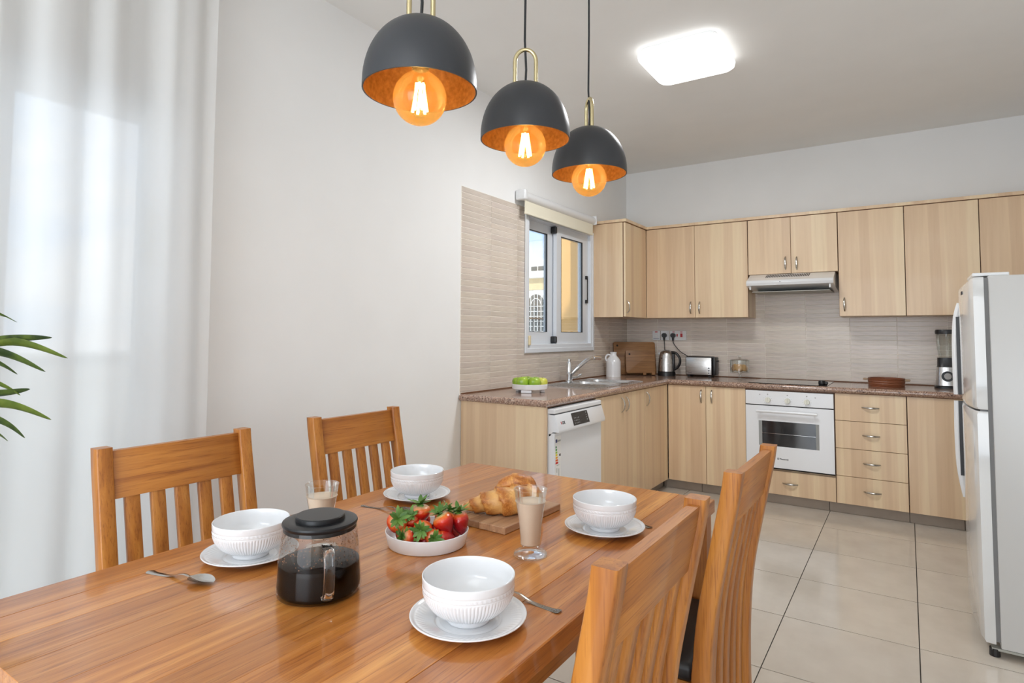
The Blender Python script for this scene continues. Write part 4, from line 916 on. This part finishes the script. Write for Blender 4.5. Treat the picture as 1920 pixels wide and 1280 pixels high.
def make_chair(label, loc, rz):
    t = thing('dining_chair', label, 'chair', loc, 'dining chairs around the table', rz); Wd = .452; hw = Wd / 2; pw = .040
    for s_ in (-1, 1):
        y0, y1 = (-hw, -hw + pw) if s_ < 0 else (hw - pw, hw)
        p = curved(MB(), y0, y1, 0, .951, lambda z: .040 if z > .5 else .042, 0, 26).build('back_post', 'oak_z', t, True, 50); p.color = (.97, .96, .95, 1)
    r = curved(MB(), -hw + pw - .001, hw - pw + .001, .815, .940, .022, .008, 8).build('top_rail', 'oak_y', t, True, 50); r.color = (.93, .90, .86, 1)
    r = curved(MB(), -hw + pw - .001, hw - pw + .001, .215, .255, .022, .008, 3).build('lower_rail', 'oak_y', t, True, 50)
    sw = .038; gap = (Wd - 2 * pw - 5 * sw) / 6
    for k in range(5):
        y0 = -hw + pw + gap + k * (sw + gap); s = curved(MB(), y0, y0 + sw, .253, .817, .016, .011, 18, .0015).build('slat', 'oak_z', t, True, 50); v = (.94, .86, .9, .84, .92)[k]; s.color = (v, v * .97, v * .94, 1)
    for s_ in (-1, 1):
        y0 = -.188 if s_ < 0 else .150; MB().box(.402, y0, 0, .440, y0 + .038, .435, .003).build('front_leg', 'oak_z', t)
        y0 = -.185 if s_ < 0 else .163; MB().box(.12, y0, .37, .404, y0 + .022, .435, .002).build('side_apron', 'oak_x', t)
        MB().box(.12, y0, .17, .404, y0 + .022, .20, .002).build('stretcher', 'oak_x', t)
    MB().box(.412, -.150, .37, .434, .150, .435, .002).build('front_apron', 'oak_y', t)
    MB().box(.126, -.194, .436, .444, .194, .48, .016, 3).build('seat', 'black_leather', t, True)
    return t
c0 = make_chair('wooden slat back chair on the near left side of the table, by the curtain', (.436, -4.575, 0), 0)
def chair(label, loc, rz): return copy_tree(c0, loc, rz, label)
chair('wooden slat back chair on the far left side of the table, against the bare wall', (.410, -3.855, 0), 0)
chair('wooden slat back chair nearest the camera, on the right side of the table', (1.948, -4.563, 0), pi)
chair('wooden slat back chair on the right of the table in front of the oven', (1.955, -3.882, 0), pi)

# ================================================================== tableware
ZTB = .7603
bprof = [(0, .004), (.030, .004), (.034, 0), (.0375, .0005), (.0390, .004), (.0390, .009), (.0475, .0125), (.0600, .0205), (.0690, .0295), (.0752, .0390), (.0785, .0480), (.0799, .0545), (.0796, .0560), (.0803, .0580), (.0803, .0625), (.0800, .0640), (.0808, .0665), (.0814, .0765), (.0808, .0785), (.0792, .078), (.0775, .070), (.0755, .056), (.071, .040), (.060, .025), (.045, .014), (.025, .0095), (0, .009)]
bp = resample(bprof, 4)
def bowl_mod(t, r, z, i):
    if i > 4 * 17: return 0
    if .012 < z < .0545:
        e = min(1, (z - .012) / .005, (.0545 - z) / .003); return e * .0015 * (abs(sin(40 * t)) - .35)
    if .058 < z < .0625: return .0007 * sin(60 * t + z * 900)
    return 0
bo = MB().lathe(bp, n=320, mod=bowl_mod).build('b', 'porcelain', None, True, 60); bowl_me = bo.data; bpy.data.objects.remove(bo)
pprof = [(0, .002), (.045, .002), (.048, 0), (.052, 0), (.054, .003), (.075, .008), (.099, .0145), (.102, .0165), (.1015, .0178), (.099, .0175), (.094, .0150), (.090, .0148), (.080, .0120), (.070, .0092), (.060, .0065), (.056, .0045), (.050, .0055), (.046, .0055), (0, .0052)]
pp = resample(pprof, 3)
def plate_mod(t, r, z, i): return 0
def plate_build():
    m = MB(); rows = []; n = 240
    for i, (r, z) in enumerate(pp):
        row = []
        for k in range(n):
            t = 2 * pi * k / n; zz = z
            if i > 27 and .078 < r < .094: zz += .0003 * sin(60 * t + r * 300) * min(1, (r - .078) / .003, (.094 - r) / .003)
            row.append((max(r, 1e-5) * cos(t), max(r, 1e-5) * sin(t), zz))
        rows.append(row)
    m.grid(rows, cu=True); bmesh.ops.remove_doubles(m.bm, verts=m.bm.verts, dist=2e-5); o = m.build('p', 'porcelain', None, True, 60); me = o.data; bpy.data.objects.remove(o); return me
plate_me = plate_build()
SETS = [((1.620, -4.682), 'nearest the camera', 'front'), ((1.032, -4.712), 'left of the coffee pot', 'left'), ((1.003, -4.128), 'at the far left of the table', 'far left'), ((1.610, -4.090), 'right of the tall coffee glass', 'right')]
for (x, y), w, s in SETS:
    p = bpy.data.objects.new('plate', plate_me); COL.objects.link(p); p.location = (x, y, ZTB); tag(p, 'white saucer plate under the bowl ' + w, 'plate', 'white saucer plates on the table')
    b = bpy.data.objects.new('bowl', bowl_me); COL.objects.link(b); b.location = (x, y, ZTB + .0055); tag(b, 'white ribbed cereal bowl ' + w, 'bowl', 'white ribbed bowls on the table')
def spoon_mesh():
    m = MB(); rows = []; L = .178; n = 44
    for i in range(n + 1):
        x = L * i / n
        if x < .118: w = .0088 - .0052 * (x / .118) ** .7 + (.0012 if x < .012 else 0); w *= min(1, .55 + x / .006)
        else:
            q = (x - .118) / .060; w = .003 + .0175 * max(0, sin(pi * min(1, q ** .8))) ** .6 if q < .999 else .0008
        h = .0025 + .010 * math.exp(-((x - .100) / .028) ** 2) + (.002 if x < .02 else 0) * (1 - x / .02)
        if x > .118: h = .0025 + .010 * math.exp(-((x - .100) / .028) ** 2) + .004 * ((x - .118) / .06) ** 2
        dep = .007 * max(0, sin(pi * min(1, max(0, (x - .116) / .062)))) ** .8
        h2 = h + dep
        rows.append([(x, w * j / 4, h2 - dep * (1 - (j / 4) ** 2) - (.0008 * (j / 4) ** 2 if x < .115 else 0)) for j in range(-4, 5)])
    m.grid(rows); g = list(m.bm.faces); bmesh.ops.solidify(m.bm, geom=g, thickness=.0016)
    mn = min(v.co.z for v in m.bm.verts)
    for v in m.bm.verts: v.co.z -= mn
    o = m.build('s', 'spoon_steel', None, True, 60); me = o.data; bpy.data.objects.remove(o); return me
sp_me = spoon_mesh()
for (x, y), (x2, y2), lab in (((.934, -4.884), (1.100, -4.846), 'steel teaspoon lying left of the coffee pot'), ((.934, -4.290), (1.10, -4.262), 'steel teaspoon between the far left plate and the strawberries'), ((1.736, -4.560), (1.57, -4.548), 'steel teaspoon beside the front plate, handle towards the table edge'), ((1.702, -4.005), (1.60, -3.945), 'steel teaspoon behind the right hand bowl')):
    s = bpy.data.objects.new('teaspoon', sp_me); COL.objects.link(s); s.location = (x, y, ZTB); s.rotation_euler = (0, 0, math.atan2(y2 - y, x2 - x)); tag(s, lab, 'spoon', 'teaspoons on the table')

# coffee pot
cf = thing('coffee_pot', 'glass coffee pot with a black lid, half full of black coffee', 'coffee pot', (1.302, -4.744, ZTB)); o = (0, 0, 0)
MB().lathe(resample([(0, .002), (.070, .002), (.077, .004), (.0805, .010), (.0805, .02), (.0765, .07), (.0715, .118), (.0700, .128)], 4), n=56).build('glass_body', 'carafe_glass', cf, True)
MB().lathe([(0, .0035), (.069, .0035), (.0745, .006), (.0775, .011), (.0785, .02), (.0758, .058), (.0753, .0602), (.0735, .0606), (0, .0606)], n=56).build('coffee', 'coffee', cf, True, 60)
ld_ = MB().lathe([(0, .126), (.068, .126), (.0695, .129), (.0710, .131), (.0718, .134), (.0705, .137), (.060, .139), (.050, .1385), (.047, .1385), (.0465, .146), (.045, .1475), (0, .148)], n=56).build('lid', 'lid_black', cf, True, 40)
MB().lathe([(.0685, .121), (.0693, .122), (.0690, .128), (.0680, .128)], n=56).build('lid_ring', 'lid_black', ld_, True)
HD_ = V((.86, -.51, 0)); TD_ = V((.907, .42, 0))
hp = resample([HD_ * .070 + V((0, 0, .108)), HD_ * .094 + V((0, 0, .110)), HD_ * .108 + V((0, 0, .098)), HD_ * .112 + V((0, 0, .070)), HD_ * .108 + V((0, 0, .040)), HD_ * .096 + V((0, 0, .022)), HD_ * .080 + V((0, 0, .020))], 5)
drops = MB(); rd = random.Random(5)
for k in range(420):
    a = rd.uniform(0, 2 * pi); z = .064 + .046 * rd.random() ** .55; r = .0768 - (z - .062) * .118 - .0006; s0 = rd.uniform(.0006, .0015); c_ = V((r * cos(a), r * sin(a), z)); ex = V((-sin(a), cos(a), 0)) * s0; n_ = V((-cos(a), -sin(a), 0)) * s0 * .6
    q = [drops.bm.verts.new(p) for p in (c_ - ex, c_ + V((0, 0, s0)), c_ + ex, c_ - V((0, 0, s0 * 1.3)))]; t_ = drops.bm.verts.new(c_ + n_)
    for u_, v_ in ((0, 1), (1, 2), (2, 3), (3, 0)): drops.bm.faces.new((q[u_], q[v_], t_))
drops.build('condensation', 'droplet', cf, True)['kind'] = 'stuff'
MB().tube(hp, .0042, 10, 2.4, up=tuple(HD_)).build('handle', 'thick_glass', cf, True)

# tall glasses of milky coffee
def latte(label, loc):
    t = thing('latte_glass', label, 'glass', loc, 'glasses of milky coffee')
    MB().lathe(resample([(0, 0), (.035, 0), (.0375, .002), (.0375, .006), (.033, .009), (.022, .012), (.0185, .016), (.0195, .020), (.0225, .024), (.0215, .024), (.010, .021), (0, .0205)], 3), n=40).build('foot', 'clear_glass', t, True)
    MB().lathe(resample([(.0225, .024), (.0235, .035), (.0275, .080), (.0335, .115), (.0378, .145), (.0388, .1485), (.0375, .1490), (.0362, .145), (.0320, .115)], 3), n=44).build('glass_body', 'clear_glass', t, True)
    MB().lathe(resample([(0, .0245), (.0205, .0245), (.0222, .036), (.0262, .080), (.0318, .114), (.0332, .121), (.033, .1215), (0, .1215)], 3), n=44).build('milky_coffee', 'milk_coffee', t, True, 50)
    return t
g1 = latte('tall footed glass of milky coffee in front of the croissant', (1.542, -4.345, ZTB))
copy_tree(g1, (1.118, -4.588, ZTB), 0, 'glass of milky coffee standing behind the coffee pot')

# strawberry dish
sbw = thing('serving_dish', 'shallow straight sided white dish full of strawberries', 'dish', (1.296, -4.418, ZTB)); o = (0, 0, 0)
MB().lathe([(0, 0), (.0905, 0), (.0922, .0006), (.0932, .0022), (.0998, .0325), (.0994, .0337), (.0984, .0342), (.0972, .0337), (.0966, .0325), (.0900, .0075), (.086, .0045), (0, .004)], n=72).build('dish', 'porcelain', sbw, True, 50)
def berry_mesh(kind):
    L, R = ((.042, .0200), (.035, .0190), (.046, .0175))[kind]; m = MB(); prof = []
    for k in range(17):
        q = k / 16; z = -L * q; r = R * (sin(pi * min(1, q ** .62)) ** .72 if 0 < q < 1 else 0); prof.append((r, z))
    m.lathe(prof, n=28, mod=lambda t, r, z, i: .0007 * sin(3 * t + kind) * r / R); me_o = m.build('berry', 'strawberry_red', None, True, 80); me = me_o.data; bpy.data.objects.remove(me_o)
    at = me.attributes.new('ripe', 'FLOAT', 'POINT')
    for v in me.vertices: at.data[v.index].value = min(1, max(0, (-v.co.z / L) * (1.3, .9, 2.2)[kind]))
    return me
bms = [berry_mesh(k) for k in range(3)]
def calyx_mesh(seed):
    rnd = random.Random(seed); m = MB(); n = 11
    for k in range(n):
        a = 2 * pi * k / n + rnd.uniform(-.15, .15); L = rnd.uniform(.015, .023); up = rnd.uniform(-.1, .9); rows = []
        for i in range(6):
            q = i / 5; w = .0042 * sin(pi * (q * .85 + .12)) ** .8; r = .001 + L * q; z = .002 + up * L * q * (1.0) + .006 * sin(q * 2.2) * .4
            rows.append([(r * cos(a) - s * w * sin(a), r * sin(a) + s * w * cos(a), z + (.0009 if s == 0 else 0)) for s in (-1, 0, 1)])
        m.grid(rows)
    m.tube([(0, 0, .001), (.001, .0005, .009)], .0011, 5)
    m.lathe([(0, .003), (.006, .001), (.007, -.001)], n=10)
    o_ = m.build('leaves', 'calyx_green', None, True, 60); me = o_.data; bpy.data.objects.remove(o_); return me
cms = [calyx_mesh(s) for s in (1, 2, 3)]
B = [ # position of berry middle, cap direction, kind, scale, tint, label
 ((1.250, -4.474, .812), (.6, -.5, .62), 0, 1.08, (1.0, 1.0, 1.0), 'strawberry at the upper left of the pile, leaves turned right'),
 ((1.280, -4.424, .826), (-.05, -.05, 1), 1, 1.12, (1, 1, 1), 'topmost strawberry of the pile with upright leaves'),
 ((1.352, -4.420, .815), (-.45, -.25, .85), 0, 1.05, (1.05, 1.25, 1.1), 'pale shouldered orange strawberry at the upper right of the pile'),
 ((1.364, -4.376, .806), (-.1, -.15, 1), 2, 1.08, (.9, .8, .9), 'long dark red strawberry at the right end of the dish'),
 ((1.314, -4.452, .803), (.45, -.85, .25), 0, .98, (1, 1, 1), 'strawberry in the middle with its leaves facing the camera'),
 ((1.249, -4.454, .788), (.8, -.2, -.15), 1, .98, (1, 1, 1), 'strawberry at the lower left of the dish'),
 ((1.279, -4.468, .787), (.6, -.75, .15), 0, 1.0, (1.05, 1.2, 1.1), 'orange strawberry low at the front left, leaves to the front'),
 ((1.322, -4.452, .780), (-.25, .9, .1), 1, 1.1, (.95, .85, .95), 'red strawberry low at the front with its tip towards the camera'),
 ((1.356, -4.420, .783), (-.8, -.55, .1), 1, 1.1, (.95, .85, .95), 'red strawberry at the lower right, leaves turned left'),
 ((1.330, -4.430, .797), (.3, .8, .3), 2, .85, (1, .9, .9), 'small red strawberry wedged in the middle right of the pile'),
 ((1.318, -4.385, .812), (.1, -.2, 1), 1, .95, (.7, .7, .7), 'strawberry at the back of the pile, mostly leaves in view'),
 ((1.262, -4.400, .795), (-.4, .4, .8), 0, .95, (1, 1, 1), 'strawberry hidden at the back left of the pile'),
 ((1.270, -4.440, .808), (.2, -.6, .8), 2, .95, (1, .95, .95), 'strawberry wedged between the upper left berry and the middle'),
 ((1.300, -4.482, .790), (-.5, -.8, .3), 1, .9, (1, .9, .9), 'small strawberry tucked low at the middle of the front edge'),
 ((1.244, -4.424, .789), (-.5, .3, .8), 1, 1.0, (1, .95, .95), 'strawberry against the left inner wall of the dish'),
 ((1.338, -4.446, .790), (.7, -.6, .1), 0, .85, (1, .9, .95), 'strawberry low at the front right behind the rim'),
 ((1.340, -4.395, .818), (.1, .3, .9), 1, .95, (.95, .85, .85), 'strawberry at the upper back between two larger ones'),
 ((1.332, -4.372, .785), (.4, .6, .5), 1, 1.0, (1, 1, 1), 'strawberry hidden low at the back right of the dish')]
for i, (p, d, k, s, tint, lab) in enumerate(B):
    b = tag(bpy.data.objects.new('strawberry', bms[k]), lab, 'strawberry', 'strawberries in the white dish'); COL.objects.link(b)
    q = V(d).normalized().to_track_quat('Z', 'Y'); s *= 1.16; L = (.042, .035, .046)[k] * s
    b.rotation_mode = 'QUATERNION'; b.rotation_quaternion = q; b.location = V(p) + V(d).normalized() * L / 2; b.scale = (s,) * 3; b.color = (*tint, 1)
    share('leaves', cms[i % 3], b, (0, 0, -.001))

# serving board + croissant
sb = thing('serving_board', 'striped wooden serving board under the croissant', 'board', (1.312, -4.125, ZTB), rz=radians(-2.0)); o = (0, 0, 0)
xs_ = [-.112, -.086, -.040, -.006, .030, .064, .112]; tn = [(1.42, 1.38, 1.26), (.86, .80, .78), (1.0, .95, .9), (.74, .66, .62), (1.1, 1.03, 1.0), (1.16, 1.08, 1.04)]
for k in range(6):
    p = MB().box(xs_[k], -.137, 0, xs_[k + 1], .137, .0175, .0015).build('plank', 'acacia', sb); p.color = (*tn[k], 1)
def croissant():
    path = resample([(1.246, -4.205, .790), (1.272, -4.205, .796), (1.305, -4.196, .806), (1.342, -4.182, .812), (1.376, -4.150, .814), (1.392, -4.112, .812), (1.388, -4.075, .805), (1.370, -4.045, .795), (1.350, -4.028, .788)], 8)
    rad = resample([(.007,), (.017,), (.026,), (.0355,), (.0385,), (.037,), (.028,), (.016,), (.006,)], 8); n = 40; N = len(path); c = V((1.33, -4.13, 0)); m = MB((1.33, -4.14, .7785)); rows = []; rid = []
    for i, (p, (r,)) in enumerate(zip(path, rad)):
        P = V(p); a = V(path[max(i - 1, 0)]); b = V(path[min(i + 1, N - 1)]); t = (b - a).normalized(); u = V((0, 0, 1)); u = (u - t * u.dot(t)).normalized(); w = t.cross(u)
        row = []
        for k in range(n):
            q = 2 * pi * k / n; ph = (i + 1.6 * cos(q + .6)) / N * 8.0; fr_ = ph - math.floor(ph); st_ = (1 - fr_) ** 1.3
            rr = r * (.82 + .27 * st_) * (1 + .02 * sin(9 * q + i)); z = P + u * cos(q) * rr * 1.06 + w * sin(q) * rr
            if z.z < .7790: z.z = .7790 + (i % 2) * .0001
            row.append(z); rid.append(st_)
        rows.append(row)
    # the rolled end standing up behind
    m.grid(rows, cu=True, caps=True)
    ob = m.build('croissant', 'croissant_crust', None, True, 60); at = ob.data.attributes.new('ridge', 'FLOAT', 'POINT')
    for v in ob.data.vertices: at.data[v.index].value = rid[v.index] if v.index < len(rid) else .5
    ob.location = (1.33, -4.14, .7785); return ob
def croissant_knob(parent):
    m = MB((1.33, -4.14, .7785)); rid = []; rows = []
    path = resample([(1.312, -4.150, .818), (1.325, -4.135, .838), (1.348, -4.115, .849), (1.376, -4.090, .843), (1.392, -4.070, .822)], 6); rad = resample([(.010,), (.020,), (.026,), (.025,), (.010,)], 6); N = len(path)
    for i, (p, (r,)) in enumerate(zip(path, rad)):
        P = V(p); a = V(path[max(i - 1, 0)]); b = V(path[min(i + 1, N - 1)]); t = (b - a).normalized(); u = V((0, 0, 1)); u = (u - t * u.dot(t)).normalized(); w = t.cross(u); row = []
        for k in range(28):
            q = 2 * pi * k / 28; ph = (i + .8 * cos(q)) / N * 4.0; f = ph - math.floor(ph); rr = r * (.9 + .15 * (1 - f)); row.append(P + u * cos(q) * rr + w * sin(q) * rr); rid.append(1 - f)
        rows.append(row)
    m.grid(rows, cu=True, caps=True); ob = m.build('rolled_layer', 'croissant_crust', parent, True, 60); at = ob.data.attributes.new('ridge', 'FLOAT', 'POINT')
    for v in ob.data.vertices: at.data[v.index].value = rid[v.index] * .5 + .5 if v.index < len(rid) else .5
cr_ = tag(croissant(), 'golden flaky croissant lying on the serving board', 'croissant'); croissant_knob(cr_)

# ================================================================== plant
pt = thing('potted_palm', 'leafy green potted palm at the left edge of the frame', 'plant', (.34, -5.20, 0)); o = tuple(pt.location)
MB(o).lathe(resample([(0, 0), (.11, 0), (.12, .01), (.15, .26), (.155, .28), (.145, .28), (.14, .25), (0, .245)], 3), o, 36).build('pot', 'pot_grey', pt, True)
MB(o).lathe([(0, .25), (.14, .25), (.14, .255), (0, .256)], o, 24).build('soil', 'soil', pt)
MB(o).tube([(.34, -5.20, .25), (.32, -5.18, .7), (.27, -5.13, 1.24)], [.02, .016, .010], 10).build('trunk', 'trunk', pt, True)
def leaf(base, mid, tip, w, mat='leaf_green', roll=0.0):
    pts = resample([tuple(base), tuple(mid), tuple(tip)], 12); N = len(pts); m = MB(o); rows = []
    for i, p in enumerate(pts):
        P = V(p); a = V(pts[max(i - 1, 0)]); b = V(pts[min(i + 1, N - 1)]); t = (b - a).normalized(); s = t.cross(V((0, 0, 1)))
        s = s.normalized() if s.length > .05 else V((1, 0, 0)); nn = s.cross(t).normalized(); s = (s * cos(roll) + nn * sin(roll)); nn = s.cross(t).normalized()
        q = i / (N - 1); ww = w * (sin(pi * min(1, q ** .7 * .93 + .07)) ** .7) * .5 + .0003
        rows.append([P - s * ww + nn * ww * .25, P - nn * ww * .05, P + s * ww + nn * ww * .25])
    m.grid(rows); bmesh.ops.solidify(m.bm, geom=list(m.bm.faces), thickness=.0006); m.build('leaf', mat, pt, True, 60)
def LP(*a): return V(a)
leaf(LP(.225, -5.10, 1.19), LP(.391, -4.991, 1.238), LP(.500, -4.920, 1.247), .026, 'leaf_green', 1.0)
leaf(LP(.225, -5.10, 1.18), LP(.40, -4.985, 1.236), LP(.531, -4.896, 1.196), .026, 'leaf_light', 1.15)
leaf(LP(.225, -5.10, 1.20), LP(.375, -5.0, 1.212), LP(.484, -4.925, 1.162), .028, 'leaf_green', 1.1)
leaf(LP(.225, -5.10, 1.20), LP(.36, -5.01, 1.192), LP(.426, -4.963, 1.155), .024, 'leaf_green', .9)
leaf(LP(.225, -5.10, 1.10), LP(.375, -4.99, 1.106), LP(.451, -4.944, 1.119), .022, 'leaf_green', 1.0)
leaf(LP(.225, -5.10, 1.17), LP(.36, -5.0, 1.138), LP(.430, -4.956, 1.103), .020, 'leaf_light', 1.0)
leaf(LP(.225, -5.10, 1.06), LP(.38, -4.985, 1.082), LP(.493, -4.911, 1.043), .028, 'leaf_light', 1.15)
leaf(LP(.225, -5.10, 1.08), LP(.37, -4.99, 1.044), LP(.437, -4.945, .997), .026, 'leaf_green', 1.1)
leaf(LP(.225, -5.10, 1.05), LP(.35, -5.0, 1.018), LP(.402, -4.968, .989), .016, 'leaf_green', 1.0)
leaf(LP(.225, -5.10, 1.31), LP(.35, -5.02, 1.318), LP(.43, -4.970, 1.284), .012, 'leaf_green', .8)
leaf(LP(.225, -5.10, 1.30), LP(.35, -5.02, 1.31), LP(.405, -4.985, 1.297), .012, 'leaf_green', .8)
rl = random.Random(11)
for k in range(26):
    a = rl.uniform(radians(190), radians(290)); z = rl.uniform(.6, 1.24); L = rl.uniform(.22, .34); dr = rl.uniform(-.12, .12)
    c_, s_ = cos(a), sin(a); ex = .10 if c_ < -.3 else 1
    leaf(LP(.30, -5.16, z), LP(.30 + c_ * L * .3, -5.16 + s_ * L * .55, z + .06 + dr * .2), LP(max(.19, .30 + c_ * L * .5), -5.16 + s_ * L, z + dr - .02), .026, rl.choice(['leaf_green', 'leaf_light']), rl.uniform(-.4, .4))
bpy.context.view_layer.update()
